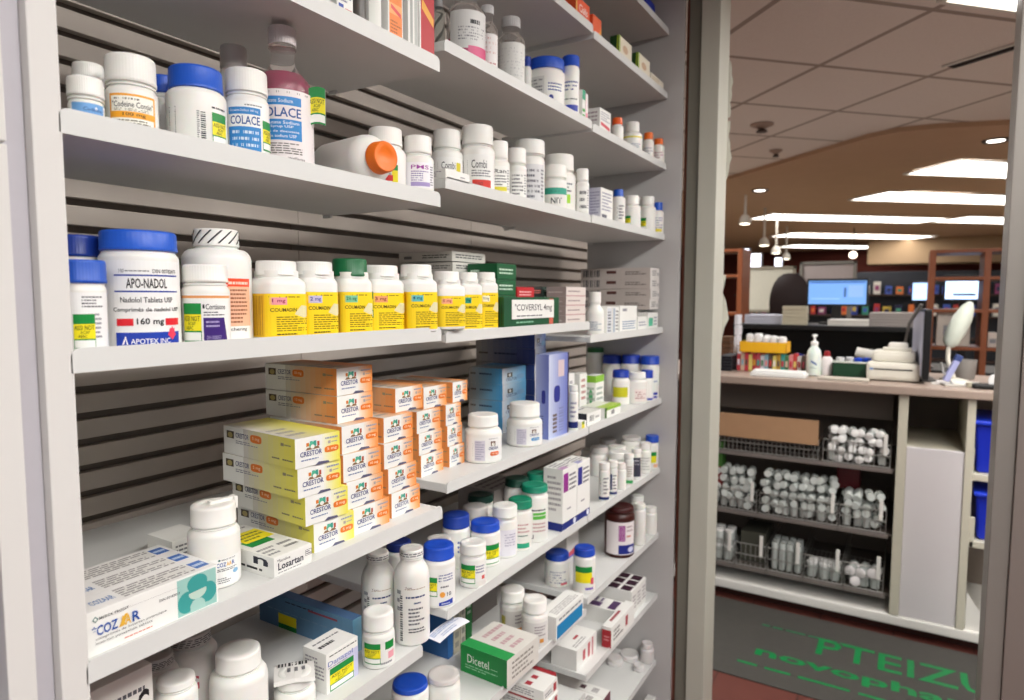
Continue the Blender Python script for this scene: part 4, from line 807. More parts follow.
for i in range(6):
    if o0 is None: o0, _ = carton('M4', 0, 1, nm[0], x=xd+.004, w=.062, h=Hc-.0005, g=.135, L=.19, front=df, left=ds, top=dt, yt=300, group='indigo tablet cartons')
    else: dup(o0, (xd+.004-.002*(i % 2), YM+.135, zz4+EYE+i*Hc), 0, nm[i])
o, _ = carton('M4', 549, 569, 'tall lilac-blue carton standing upright on the fourth shelf', yt=355, g=.02, xb=536, col='#8c98c8', front=[('g', 0, 0, 1, 1, '#c8d0e8', '#6c78c0'), ('r', .93, 0, 1, 1, '#3c3450'), ('w', .25, .42, .55, .62, '#28308c'), ('b', .2, .06, .4, .3, 5, '#6c5c5c', 1), ('b', .5, .06, .75, .36, 9, '#8088b8', 1), ('r', .45, .72, .75, .92, '#d8c4c8')],
    left=[('g', 0, 0, 1, 1, '#a8b4dc', '#707cc4'), ('w', .45, .42, .75, .58, '#28308c'), ('b', .4, .06, .6, .3, 7, '#404878', 1)])
bottle('F4', 0, 1, 1, 0, 0, 'x') if 0 else None
carton('M4', 569, 574.5, 'narrow white carton right of the tall lilac-blue carton', yt=374, g=.045, L=.05, front=[('p', .1, .3, .9, .9, 5, '#a0a0a8')])
bottle('M4', 574, 10, 9, 384, 391, 'slim white bottle with a navy foot beside the tall lilac-blue carton', g=.012, els=[('r', -1.3, .02, 1.3, .2, NAV), ('p', -.6, .3, .7, .8, 4, '#8888a0')], far=True)
carton('F4', 580, 587, 'white carton with red small print behind the slim white bottle', yt=374, g=.11, L=.05, front=[('p', .2, .3, .8, .9, 4, '#b06c6c')])
carton('M4', 582, 587, 'small carton with a yellow patch in front of the black-ended one', yt=409, x=1.568, w=.028, g=.006, L=.03, h=.02, front=[('r', 0, 0, .6, 1, '#e4d828'), ('r', .1, .6, .6, 1, '#6c8c28')])
# F4
carton('F4', 596, 604, 'white carton with a lime green top stripe at the back of the far fourth shelf', yt=376, g=.09, L=.06, xb=586, front=[('r', 0, .8, 1, 1, '#8cc43c'), ('p', .1, .1, .9, .7, 4, '#98a8a0')], left=[('r', 0, .8, 1, 1, '#8cc43c'), ('e', .3, .2, .7, .6, '#58b478'), ('p', .1, .1, .9, .7, 4, '#a8b8a8')])
bottle('F4', 595.5, 17, 17, 347, 353, 'green-capped jar in the back corner of the far fourth shelf', g=.2, cap='#1c5c2c', shape='jar', far=True)
for cx, w, cw, yt, yc, g, d, cp, e in [
    (611.5, 20, 19, 354, 364, .136, 'blue-capped jar in the back row, left of three', '#1c3ca8', None), (631.5, 20, 19, 354, 364, .067, 'blue-capped jar in the back row, middle of three', '#1c3ca8', None),
    (651, 19, 19, 355, 365, .004, 'blue-capped jar in the back row, right of three, nearest the end panel', '#1c48b8', [('p', -.8, .4, .9, .6, 2, '#7888b0'), ('r', -.9, .12, 1, .2, '#2038a8'), ('r', -.9, .02, 1, .08, '#2038a8')])]:
    bottle('F4', cx, w, cw, yt, yc, d, g=g, cap=cp, shape='jar', els=e, far=True, group='blue-capped jars in the back row')
bottle('F4', 620.5, 18, 17, 369, 378, 'blue-capped bottle in the front row left of the white-capped one, far fourth shelf', g=.045, cap='#1c3ca8', far=True, els=[('r', -1, .3, .9, .75, '#c8c424')])
bottle('F4', 636.5, 21, 18, 371, 379, 'white-capped bottle with a brown-red printed label on the far fourth shelf', g=.004, far=True, els=[('r', -.2, .08, 1.2, .7, '#f0e4e0'), ('p', -.1, .2, 1.0, .6, 4, '#a04c4c')])
bottle('F4', 647, 13, 12, 369, 378, 'blue-capped bottle right behind the white-capped one, far fourth shelf', g=.003, cap='#1c3ca8', far=True, els=[('r', -1.2, .02, 1.2, .12, '#2038a8')])
carton('F4', 602, 621, 'flat white carton with a black end lying at the front of the far fourth shelf', h=.032, x=1.612, w=.095, g=.012, L=.09, yt=405, front=[('b', .2, .25, .5, .75, 6, '#505054'), ('p', .6, .3, .9, .7, 1, '#a0a0a0')], left=[('r', 0, 0, 1, 1, '#1c202c')], top=[('r', 0, 0, 1, 1, '#dcdcd6'), ('r', .0, .5, .9, .56, '#3c4468')])
carton('F4', 622, 642, 'flat lime green and white carton lying near the end panel on the far fourth shelf', h=.03, x=1.735, w=.12, g=.012, L=.075, yt=398, front=[('r', 0, 0, .12, 1, '#345c1c'), ('r', .12, .7, 1, 1, '#98c43c'), ('b', .4, .2, .6, .6, 5, '#606064')], top=[('r', 0, 0, 1, 1, '#e0e4d4'), ('r', .0, .0, 1, .4, '#b0cc58')])
# ---------- N5 row (low, near)
SBt = [('p', .1, .2, .9, .8, 3, '#8a8a8a')]
carton('N5', 100, 152, 'white carton with heavy black lettering at the lower left, under the teal-circled cartons', g=.03, L=.08, x=.335, w=P(152, 665, Y=SH['N5'][1]+.03).x-.335, ytr=663, front=[('t', '...SIN C', .1, .46, .9, .66, '#1c1c20', .04) if 0 else ('t', 'CIN', .32, .6, .68, .78, '#1c1c20', .05), ('t', 'C', .8, .66, .95, .86, '#1c1c20', .05), ('p', .4, .84, .9, .9, 1, '#55555c')], col='#dedbd6')
bottle('N5', 176, 46, 42, 667, 692, 'plain white pill bottle with smooth cap, right of the black-lettered carton', g=.05, ribs=False)
TXT = [('p', -1.4, .05, 1.4, .95, 4, '#4c4448')]
bottle('N5', 193, 56, 44, 627, 657, 'white bottle with a dark-printed shrink band round its cap, behind the smooth-capped ones', g=.10, ribs=False, capels=TXT, cap='#b4aca8', col='#dcd8d4', els=[('t', 'G', -.1, .6, .25, .8, '#c04c5c', .03)])
bottle('N5', 158, 48, 38, 650, 676, 'shrink-banded bottle at the left, partly hidden by the black-lettered carton', g=.09, ribs=False, capels=TXT, cap='#b4aca8', col='#dcd8d4')
bottle('N5', 237, 62, 49, 638, 676, 'big round-shouldered white bottle with a smooth white cap in the lower left', g=.045, ribs=False, els=[('p', .4, .3, 1.0, .5, 2, '#c05c6c')])
t, R, H, Ht, k, Rc = bottle('N5', 295, 44, 37, 662, 692, 'white bottle with a square barcode paper glued over its cap', g=.03, ribs=False)
mb = MB(); vs = []; n = 8; s_ = Rc*1.15
for j in (0, 1):
    for i in range(n+1):
        u = -1+2*i/n; zz = Ht+.0008-max(0, abs(u)-.8)*.012
        vs += [(u*s_, -s_, zz-j*.0003-.002), (u*s_, 0, zz-j*.0003), (u*s_, s_, zz-j*.0003-.003)]
m_ = 3*(n+1); fs = []
for i in range(n):
    for r in (0, 1): q_ = 3*i+r; fs += [(q_, q_+3, q_+4, q_+1), (m_+q_, m_+q_+1, m_+q_+4, m_+q_+3)]
mb.add(vs, fs, mat('#e4e2de', .6))
draw(mb, [('b', -.9, -.9, -.5, .8, 9, '#2c2c30', 1), ('p', -.3, -.5, .1, .7, 3, '#77777c')], lambda u, v, o: (u*s_*.98, v*s_*.9, Ht+.001+o-max(0, abs(u)-.8)*.012)); mb.build('barcode_paper', t)
carton('N5', 326, 358, 'upright white and lilac carton with green and yellow sticker on the low near shelf', g=.035, xb=303, yt=655, ytr=None, front=[('g', .0, .0, 1, .75, '#eceae8', '#c4c4e4'), ('p', .1, .87, .95, .93, 1, '#24242c'), ('t', 'Danapress', .05, .62, .85, .78, '#5c6cb0', .0) if 0 else ('t', 'Danazol', .05, .66, .82, .78, '#5c6cb0', .01)]+sticker(.1, .02, .85, .58)+[('p', .05, .60, .7, .64, 1, '#77777c')],
   left=[('p', .1, .3, .9, .85, 6, '#a09ca4')], top=[('r', .05, .1, .95, .9, '#f0efec'), ('t', '(X01)', .12, .3, .5, .6, '#2c2c30', .02) if 0 else ('p', .1, .3, .55, .6, 1, '#2c2c30'), ('p', .1, .65, .9, .8, 1, '#77777c')])
carton('N5', 356, 363, 'long dark blue carton with yellow and green sticker at the back of the low shelf', x=P(357, 640, Y=SH['N5'][1]+.075).x, w=.022, yt=620, g=.085, L=.25, left=[('g', 0, 0, 1, 1, '#5078a0', '#6c9cc0'), ('p', .3, .82, .6, .9, 1, '#28304c'), ('r', .55, .8, .85, .86, '#a04858'), ('r', .22, .0, .42, .45, YEL), ('r', .22, .0, .42, .15, GREEN), ('p', .1, .5, .8, .56, 1, '#7898b8')], top=[('r', 0, 0, 1, 1, '#4c6c94')], front=[('g', 0, 0, 1, 1, '#5c94b4', '#7cacc4')], col='#5080a8')
bottle('N5', 379, 34, 32, 603, 633, 'small stickered bottle with a tall ridged white cap on the low near shelf', by=670, els=[('r', -.1, .0, 1.25, .95, '#eeeeea'), ('r', .4, .6, 1.1, .88, GREEN), ('r', .6, .25, 1.1, .5, '#f0a8b4'), ('p', .1, .05, .9, .2, 1, '#8a8a90')], stick=(-1.0, .12, .1, .86))
TB = [('p', -.95, .5, -.62, .9, 3, '#88888e'), ('b', -.72, .05, -.55, .8, 20, '#44444a', 1), ('t', 'Dexamethasone', -.38, .74, .85, .80, '#2c3c74', .02) if 0 else ('t', 'Teva', -.38, .9, -.0, .93, '#6c3c3c'), ('t', 'Hexasone', -.35, .73, .8, .80, '#2c3c74', .03) if 0 else ('p', -.35, .73, .8, .79, 1, '#2c3c74'), ('t', 'Dex', .1, .63, .5, .70, '#2c3c74', .02) if 0 else ('p', .1, .64, .5, .69, 1, '#2c3c74'), ('p', -.2, .3, .75, .6, 5, '#66666e'), ('p', -.2, .18, .8, .27, 2, '#44444c'), ('p', -.4, .88, .8, .9, 1, '#a08060')]
bottle('N5', 412.5, 37, 25, 545, 562, 'tall white bottle with a small-print label and banded cap, nearer of the tall pair', by=650, shape='tall', capels=[('p', -1.4, .1, 1.4, .9, 2, '#66666c')], ribs=False, els=TB)
bottle('N5', 379, 35, 23, 547, 563, 'tall white bottle with banded cap behind the small ridged-cap bottle', by=642, shape='tall', capels=[('p', -1.4, .1, 1.4, .9, 2, '#66666c')], ribs=False, els=TB)
bottle('M5', 399, 30, 26, 536, 553, 'dark blue capped bottle deep under the fourth shelf, between the tall white pair', g=.13, cap='#1c3078', shape='jar')
# curled paper slip hanging off the low shelf
mb = MB(); A_ = [P(426, 645, Y=.745), P(454, 625, Y=.74), P(470, 634, Y=.70), P(440, 657, Y=.71)]
z5 = SH['N5'][0]+.003; vs = []; n = 8
for i in range(n+1):
    for j in range(n+1):
        u, v = i/n, j/n
        p = (A_[0]*(1-u)+A_[1]*u)*(1-v)+(A_[3]*(1-u)+A_[2]*u)*v
        p = Vector((p.x, p.y, z5+.004*math.sin(u*3.1)+.004*u+.006*math.sin(v*2.5)*u)); vs.append(p)
m_ = len(vs); vs += [p-Vector((0, 0, .0003)) for p in vs]; fs = []
for i in range(n):
    for j in range(n):
        a = i*(n+1)+j; fs += [(a, a+1, a+n+2, a+n+1), (m_+a, m_+a+n+1, m_+a+n+2, m_+a+1)]
c0 = vs[0].copy(); mb.add([v-c0 for v in vs], fs, mat('#e4e6ee', .6, noise=.02), True)
def fsl(u, v, o):
    p = (A_[0]*(1-u)+A_[1]*u)*(1-v)+(A_[3]*(1-u)+A_[2]*u)*v
    return Vector((p.x, p.y, z5+.004*math.sin(u*3.1)+.004*u+.006*math.sin(v*2.5)*u+o+.0003))-c0
draw(mb, [('p', .05, .1, .9, .5, 3, '#7c94c4'), ('p', .2, .6, .9, .85, 2, '#8c9cc0')], fsl)
o = mb.build('paper_slip'); o.location = (c0.x, c0.y, c0.z+EYE); tag(o, 'curled slip of printed paper poking out from under the tall white bottle', 'paper')
# ---------- M5 row
L_ap = [('r', -1.3, .02, 1.3, .92, '#f0f0ee'), ('p', .0, .6, .95, .8, 3, '#3c4c94'), ('p', .1, .44, .9, .52, 1, '#66666c'), ('e', .05, .22, .38, .36, '#f0a848'), ('t', '10', .5, .24, .8, .34, '#3c3c50', .02), ('q', [(.0, .02), (.95, .02), (.95, .15), (.3, .12), (.0, .1)], '#2040ac'), ('t', 'APO', .15, .04, .5, .1, '#e8ecf8', .02) if 0 else ('p', .15, .04, .7, .09, 1, '#e8ecf8')]
for cx, w, cw, yt, yc, by, cap, d, e, st, sh_, extra in [
    (439, 34, 32, 538, 562, 609, '#1c4cc0', 'white bottle with blue cap and sticker at the near corner of the fifth shelf', L_ap, (-1.0, .25, -.1, .72), 'jar', {}),
    (473, 28, 27.5, 539, 559, 592, WHITE, 'short white-capped bottle with sticker right of the corner bottle', [('r', -.1, .2, 1.2, .92, '#f0efec'), ('p', .2, .5, .95, .85, 3, '#8080a0'), ('r', .7, .25, 1.0, .4, '#d05c58')], (-1.0, .12, .15, .86), 'round', {}),
    (487.5, 31, 30, 516, 534, 568, '#1c4cc0', 'white bottle with blue cap and sticker behind the short white-capped one', None, (-.15, .05, 1.1, .72), 'jar', {}),
    (456, 29, 28, 511, 532, 572, '#1a3c9c', 'blue-capped bottle in the second rank behind the corner bottle', [('p', .1, .4, .9, .8, 3, '#5c6ca8')], None, 'jar', {}),
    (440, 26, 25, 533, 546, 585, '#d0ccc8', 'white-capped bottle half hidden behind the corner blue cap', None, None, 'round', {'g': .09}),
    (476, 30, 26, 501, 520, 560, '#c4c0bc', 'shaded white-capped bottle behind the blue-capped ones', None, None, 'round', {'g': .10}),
    (503.5, 26, 26.5, 506, 525, 566, WHITE, 'white-capped bottle with a pale lilac label between blue and green caps', [('r', -.8, .02, 1.1, .8, '#e4e2ea'), ('p', .0, .3, 1.0, .7, 5, '#a8a4bc')], None, 'round', {}),
    (519, 24, 25, 498, 514, 556, '#128060', 'green-capped bottle with a teal strip at its foot, nearest green cap', [('p', -.2, .45, .9, .75, 3, '#c49898'), ('p', -.2, .35, .7, .42, 1, '#1c5c4c'), ('r', -.6, .03, .9, .17, '#28a07c')], None, 'round', {}),
    (534, 28, 27, 480, 494, 543, '#14886a', 'tall green-capped bottle with lime stripes on its label, second green cap', [('r', -.1, .52, .95, .6, '#5cb848'), ('r', -.1, .62, .95, .68, '#5cb848'), ('p', -.2, .7, .95, .78, 1, '#44444c'), ('p', -.1, .2, .9, .46, 3, '#c4a0a0'), ('t', 'u', -.25, .06, -.05, .16, '#4c4c54', .02)], None, 'round', {}),
    (552, 22, 22, 472, 487, 531, '#14886a', 'green-capped bottle beside the purple-marked carton, third green cap', [('p', -.3, .35, .8, .7, 4, '#b0a0a8'), ('r', .0, .03, .7, .17, '#28a07c')], None, 'round', {}),
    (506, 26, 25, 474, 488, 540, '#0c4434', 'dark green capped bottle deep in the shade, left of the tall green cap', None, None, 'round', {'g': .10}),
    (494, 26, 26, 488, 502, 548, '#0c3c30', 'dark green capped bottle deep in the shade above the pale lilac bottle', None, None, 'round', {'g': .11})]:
    kw = dict(extra); 
    if 'g' not in kw: kw['by'] = by
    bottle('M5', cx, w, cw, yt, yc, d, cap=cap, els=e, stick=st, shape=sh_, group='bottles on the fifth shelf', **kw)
PF = lambda c: [('r', .05, .62, .38, .92, c), ('p', .45, .6, .95, .9, 4, '#66666e'), ('p', .3, .3, .6, .36, 1, '#88888e'), ('r', 0, 0, 1, .13, '#14287c'), ('e', .75, .02, .95, .12, '#e8ecf8')]
carton('M5', 563, 577, 'white carton with a purple block and navy foot on the fifth shelf', g=.004, L=.055, yt=470, front=PF('#94288c'), left=[('p', .2, .3, .9, .9, 7, '#a4a0a4'), ('r', 0, 0, 1, .13, '#14287c')], top=[('p', .1, .1, .9, .9, 4, '#77707c'), ('r', 0, .0, .4, .3, '#c49cc4')])
carton('M5', 577.5, 590, 'white carton with a dark blue block and navy foot, right of the purple-marked one', g=.004, L=.055, yt=464, front=PF('#2c2c8c'), left=[('p', .2, .3, .9, .9, 7, '#a4a0a4'), ('r', 0, 0, 1, .13, '#14287c')], top=[('p', .1, .1, .9, .9, 4, '#77707c'), ('r', 0, .0, .4, .3, '#9c9cc8')])
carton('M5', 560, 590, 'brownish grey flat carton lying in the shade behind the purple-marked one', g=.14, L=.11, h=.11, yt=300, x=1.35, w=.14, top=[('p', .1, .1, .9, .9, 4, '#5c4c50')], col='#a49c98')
# ---------- F5
for cx, w, cw, yt, yc, g, cap, d, e in [
    (604, 11, 11, 461, 470, .004, WHITE, 'short bottle with grey label and navy foot, first in front on the far fifth shelf', [('b', -.7, .2, -.2, .8, 5, '#55555c', 1), ('p', -.1, .2, .9, .85, 5, '#77777c'), ('r', -1.2, .02, 1.2, .12, NAV)]),
    (612.5, 10, 10, 459, 468, .004, WHITE, 'short bottle with a navy label stripe, second in front on the far fifth shelf', [('r', -.5, .2, -.1, .85, '#24306c'), ('p', .0, .2, .9, .85, 5, '#77777c'), ('r', -1.2, .02, 1.2, .12, NAV)]),
    (621, 10, 9, 462, 469, .005, WHITE, 'slim plain bottle right of the navy-striped one', None),
    (617, 22, 20, 449, 460, .045, WHITE, 'broad white cap behind the slim plain bottle', None),
    (628.5, 10, 10, 452, 459, .005, WHITE, 'slim bottle with a green foot on the far fifth shelf', [('p', -.3, .3, .8, .8, 5, '#9c8c80'), ('r', -.9, .02, 1.1, .16, '#38a458')]),
    (623, 21, 19, 442, 451, .075, WHITE, 'broad white cap behind the green-footed bottle', None),
    (636, 10, 10, 447, 453, .004, WHITE, 'slim bottle with a black and white label on the far fifth shelf', [('r', -1, .1, 1.1, .9, '#3c3c4c'), ('p', -.6, .55, .9, .85, 2, '#c8c8d0')]),
    (644.5, 13, 12, 441, 450, .004, WHITE, 'white capped bottle beside the black-labelled one, near the blue cap', [('p', -.6, .1, .9, .8, 5, '#b8b8b4')]),
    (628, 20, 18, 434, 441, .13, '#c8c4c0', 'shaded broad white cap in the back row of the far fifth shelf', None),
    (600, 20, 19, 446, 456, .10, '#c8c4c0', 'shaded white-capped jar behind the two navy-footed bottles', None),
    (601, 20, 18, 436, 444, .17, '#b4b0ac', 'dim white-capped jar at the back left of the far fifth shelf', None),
    (653.5, 13, 13.5, 434, 443, .0, '#2050c0', 'blue-capped bottle with yellow and green label against the end panel', [('r', -1.1, .25, .8, .55, '#e4dc28'), ('r', -1.1, .55, .8, .72, GREEN), ('r', .3, .05, 1.1, .2, '#e8b490')])]:
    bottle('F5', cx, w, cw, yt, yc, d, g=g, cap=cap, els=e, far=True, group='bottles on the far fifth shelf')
# ---------- M6
bottle('M6', 411, 42, 40, 671, 696, 'blue-capped bottle at the bottom edge of the picture, below the paper slip', g=.03, cap='#1c4cb8', shape='jar')
bottle('M6', 443, 35, 34, 667, 690, 'greyish white capped bottle at the bottom edge beside the blue cap', g=.045, cap='#d4cfcc')
o, (x0, y0, z0, w, L, h) = carton('M6', 508, 536, 'green-sided white carton with white lettering lying on the sixth shelf', bl=(507, 689), xb=459, yt=661, col='#dcd9d2',
  left=[('g', 0, 0, 1, 1, '#129040', '#0e7c38'), ('t', 'Dicetel', .15, .42, .62, .72, '#f0f4ee', .0), ('p', .66, .45, .8, .5, 1, '#a8dcb4'), ('p', .1, .18, .8, .36, 2, '#8cc49c')],
  top=[('r', 0, 0, .3, 1, '#48a85c') if 0 else ('q', [(0, 0), (.25, .0), (.25, 1), (0, 1)], '#2c9c50'), ('p', .4, .1, .95, .9, 4, '#c4a0a4')], front=[('p', .15, .15, .9, .85, 4, '#8c8880')])
o.rotation_euler.z = math.radians(-3)
bottle('M6', 538, 27, 25, 590, 612, 'white bottle with an orange mark on its label and embossed cap, nearer of the pair', by=647, els=[('r', -.8, .05, 1.2, .9, '#dcdad8'), ('b', -.7, .05, .1, .3, 6, '#66605c', 1), ('r', .4, .18, .75, .32, '#d89440'), ('p', .0, .4, .95, .8, 4, '#9c9498')], group=None)
bottle('M6', 512.5, 26, 25, 583, 604, 'white bottle with an orange foot on its label, farther of the embossed-cap pair', by=637, els=[('r', -.8, .05, 1.2, .9, '#d4d0cc'), ('r', -1.0, .2, -.6, .7, '#b8ac28'), ('r', .3, .05, .9, .25, '#d88c30'), ('p', .2, .4, .95, .8, 3, '#8c8488')])
carton('M6', 555, 583, 'white carton with a blue front band behind the embossed-cap bottles', bl=(556, 642), yt=618, xb=538, front=[('r', .03, .05, .97, .62, '#1c84bc'), ('p', .1, .7, .9, .9, 1, '#88888c')], top=[('p', .1, .1, .9, .6, 4, '#a8a4a4')], left=[('r', 0, 0, 1, 1, '#d4d2d0')])
x0 = P(455, 640, Y=YM+.15).x
for i, (c, wd, nm_) in enumerate([('#2c64a4', .02, 'upright blue carton behind the hanging paper slip'), ('#b8b4a0', .025, 'upright grey-beige carton behind the green-sided one, left'), ('#c8c4b4', .02, 'upright pale carton behind the green-sided one'), ('#1c6c34', .025, 'upright dark green carton behind the green-sided one')]):
    carton('M6', 0, 1, nm_, x=x0+i*.001, w=wd, g=.17, L=.08, h=.145, yt=300, col=c, front=[('b', .2, .1, .8, .9, 5, '#8c8c84', 1)] if i in (1, 2) else [('p', .2, .5, .8, .8, 3, '#c0ccc4')]); x0 += wd+.002
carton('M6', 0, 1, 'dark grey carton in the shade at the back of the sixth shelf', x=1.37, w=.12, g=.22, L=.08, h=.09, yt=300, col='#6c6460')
# ---------- F6
bottle('F6', 557, 25, 24.5, 547, 563, 'x', g=.1) if 0 else None
bottle('F6', 557, 26, 24.5, 547, 562, 'blue-capped bottle at the back beside the leaning white carton, left of two', by=588, cap='#1c44a8', shape='jar', els=[('p', -.6, .1, .9, .7, 5, '#8c8ca8'), ('r', .3, .05, .9, .15, '#d05060')])
bottle('F6', 583, 24, 22.5, 553, 569, 'blue-capped bottle with sticker at the shelf joint, right of two', by=607, cap='#1c44b0', shape='jar', els=[('r', -.9, .3, .75, .62, YEL), ('r', -.9, .62, .75, .8, GREEN), ('p', .1, .05, .9, .2, 1, '#6c3cc0'), ('r', .6, .25, .95, .45, '#e05868')])
carton('F6', 593, 603, 'pale carton with a red and blue corner behind the stickered bottle', x=1.80, w=.085, g=.16, L=.06, h=.115, yt=300, front=[('r', .1, .1, .9, .4, '#e4e0e0'), ('q', [(.1, .1), (.9, .1), (.9, .3), (.1, .2)], '#d04c58'), ('q', [(.1, .05), (.9, .05), (.9, .1), (.1, .1)], '#3c5cc0')], col='#d8d4d0')
t, R, H, Ht, k, Rc = bottle('F6', 619, 31, 29, 501, 514, 'dark brown bottle with a white label, purple block and navy foot', by=559, col='#3c120c', cap='#3c1010', ribs=False, shape='round', els=[('r', -1.0, .06, 1.25, .92, '#e8e2e2'), ('r', -.05, .42, .4, .84, '#98288c'), ('r', -.05, .08, 1.2, .32, '#1c2c84'), ('e', .6, .12, 1.1, .26, '#d4d8f0'), ('p', .5, .5, 1.0, .6, 1, '#c05c3c'), ('p', .5, .65, 1.0, .85, 2, '#b09ca0')])
bottle('F6', 639, 13, 12, 503, 511, 'slim white bottle right beside the dark brown one', by=548, far=True)
bottle('F6', 648, 14, 13, 494, 503, 'white-capped bottle at the back near the end panel, left of two', g=.045, far=True)
bottle('F6', 653, 13, 12, 505, 513, 'white-capped bottle in front near the end panel, right of two', g=.004, far=True)
# ---------- M7/F7 red and white cartons
RW = dict(front=[('p', .1, .3, .6, .7, 2, '#7c7c84'), ('r', .7, .2, .9, .8, '#b0343c')], left=[('r', 0, .0, 1, .15, '#a0242c'), ('p', .2, .3, .8, .8, 3, '#8c8c90')], top=[('r', .08, .3, .3, .42, '#a8303c'), ('r', .5, .3, .7, .42, '#a8303c'), ('p', .1, .6, .9, .85, 2, '#a4a4a8'), ('r', 0, .9, 1, 1, '#8c2430')])
z7 = SH['M7'][0]
for i, (px, py, xr, h_, L_, zoff, d) in enumerate([(556, 700, 582, .05, .1, .0, 'white and red carton under the others at the bottom edge below the blue-banded carton'),
    (535, 700, 560, .05, .12, .0, 'white carton with two red marks on top at the bottom edge of the picture'),]):
    pass
def put(sh, xl, y, w, L, h, z, d, rot=0, grp=None, **kw): return carton(sh, 0, 1, d, x=xl, w=w, g=y-SH[sh][1], L=L, h=h, z=z, yt=300, rot=rot, group=grp, **kw)
put('M7', 1.30, .735, .085, .16, .055, z7, 'white carton with two red marks on its top at the bottom edge of the picture', **RW)
put('M7', 1.39, .735, .075, .14, .035, z7, 'white carton with red trim, lowest of the short pile at the bottom edge', **RW)
put('M7', 1.392, .737, .074, .14, .035, z7+.0352, 'white carton with red trim, middle of the short pile at the bottom edge', **RW)
put('M7', 1.39, .74, .076, .14, .035, z7+.0704, 'white carton with red trim, topmost of the short pile below the blue-banded carton', **RW)
put('M7', 1.475, .76, .022, .14, .095, z7, 'dark-edged red carton standing on edge beside the short pile', col='#2c1c20', front=[('r', 0, .85, 1, 1, '#a8242c')], top=[('r', 0, 0, 1, 1, '#a83038')])
z7 = SH['F7'][0]
put('F7', 1.607, .752, .135, .08, .06, z7, 'white carton with a small red mark on top left of the red-faced one', front=[('q', [(.3, .2), (.42, .2), (.42, .7), (.3, .7)], '#c04450'), ('q', [(.55, .1), (.66, .1), (.66, .8), (.55, .8)], '#c04450'), ('r', .75, .0, .83, .9, '#c87c80')], top=[('r', .4, .4, .6, .5, '#a8303c'), ('p', .1, .1, .9, .3, 2, '#a8a4a4')])
o, _ = carton('F7', 611, 634, 'white carton with a dark red side face on the far seventh shelf', bl=(611, 649), xb=602, yt=628, left=[('r', .0, .0, 1, .85, '#a41c28'), ('p', .2, .3, .8, .6, 2, '#d88c90')], front=[('p', .1, .2, .5, .8, 3, '#70706c'), ('r', .6, .3, .7, .8, '#b04048')], top=[('r', .2, .5, .6, .8, '#a0444c')])
MT = [('r', .08, .05, .92, .28, '#3c1c30'), ('r', .08, .35, .92, .6, '#3c1c30'), ('r', .08, .68, .92, .95, '#3c1c30')]
for i in range(3):
    x_ = 1.985+i*.046
    put('F7', x_, .735+(.0 if i else .0), .0445, .15, .085, z7, ['long white carton with dark plum squares on top, left of three', 'long white carton with dark plum squares on top, middle of three', 'long white carton with dark plum squares on top, right of three by the end panel'][i], top=MT, front=[('p', .2, .2, .9, .8, 4, '#a49ca0')], grp='plum-squared cartons')
put('F7', 1.90, .75, .075, .13, .05, z7, 'low white carton with plum and lilac marks in front of the plum-squared ones', top=[('r', .1, .1, .9, .3, '#4c2c5c'), ('r', .1, .5, .5, .8, '#5c3c6c'), ('p', .55, .5, .95, .8, 2, '#6c5c80')], front=[('p', .2, .2, .9, .8, 3, '#9494a0')])
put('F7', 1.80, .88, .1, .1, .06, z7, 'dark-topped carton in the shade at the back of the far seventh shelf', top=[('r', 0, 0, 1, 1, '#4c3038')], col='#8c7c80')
z8 = SH['F8'][0]
for i in range(3):
    put('F8', 1.70+i*.047, .745, .045, .18, .07, z8, ['long white carton left of three on the bottom far shelf', 'long white carton in the middle of three on the bottom far shelf', 'long white carton right of three on the bottom far shelf'][i], top=[('r', .25, .4, .7, .5, '#4c3038'), ('p', .2, .1, .8, .35, 1, '#a8a4a4')], front=[('r', 0, 0, 1, 1, '#6c3040')], grp='long cartons on the bottom far shelf')
for i, (cx, w, cw, yt, yc, g, d) in enumerate([(625, 18, 16, 651, 661, .06, 'large white-capped bottle behind the three long cartons on the bottom shelf'), (644, 14, 11, 639, 649, .05, 'small translucent white bottle, upper of the cluster at the bottom far corner'),
    (638, 13, 11, 661, 669, .012, 'small translucent white bottle at the front of the bottom corner cluster')]):
    bottle('F8', cx, w, cw, yt, yc, d, g=g, far=True, col='#d4d0ce', cap='#d8d4d2')

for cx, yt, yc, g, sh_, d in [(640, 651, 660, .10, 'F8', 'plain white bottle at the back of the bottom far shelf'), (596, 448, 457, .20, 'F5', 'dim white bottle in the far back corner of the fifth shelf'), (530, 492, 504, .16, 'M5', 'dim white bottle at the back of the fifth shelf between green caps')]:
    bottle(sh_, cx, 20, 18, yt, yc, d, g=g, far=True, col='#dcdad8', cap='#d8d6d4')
for i in range(4): put('M7', 1.20+i*.022, .80, .0205, .16, .075, SH['M7'][0], ['first', 'second', 'third', 'fourth'][i]+' slim white carton on edge at the left of the bottom middle shelf', top=[('r', .2, .3, .8, .5, '#a8303c')], grp='slim cartons on the bottom middle shelf')
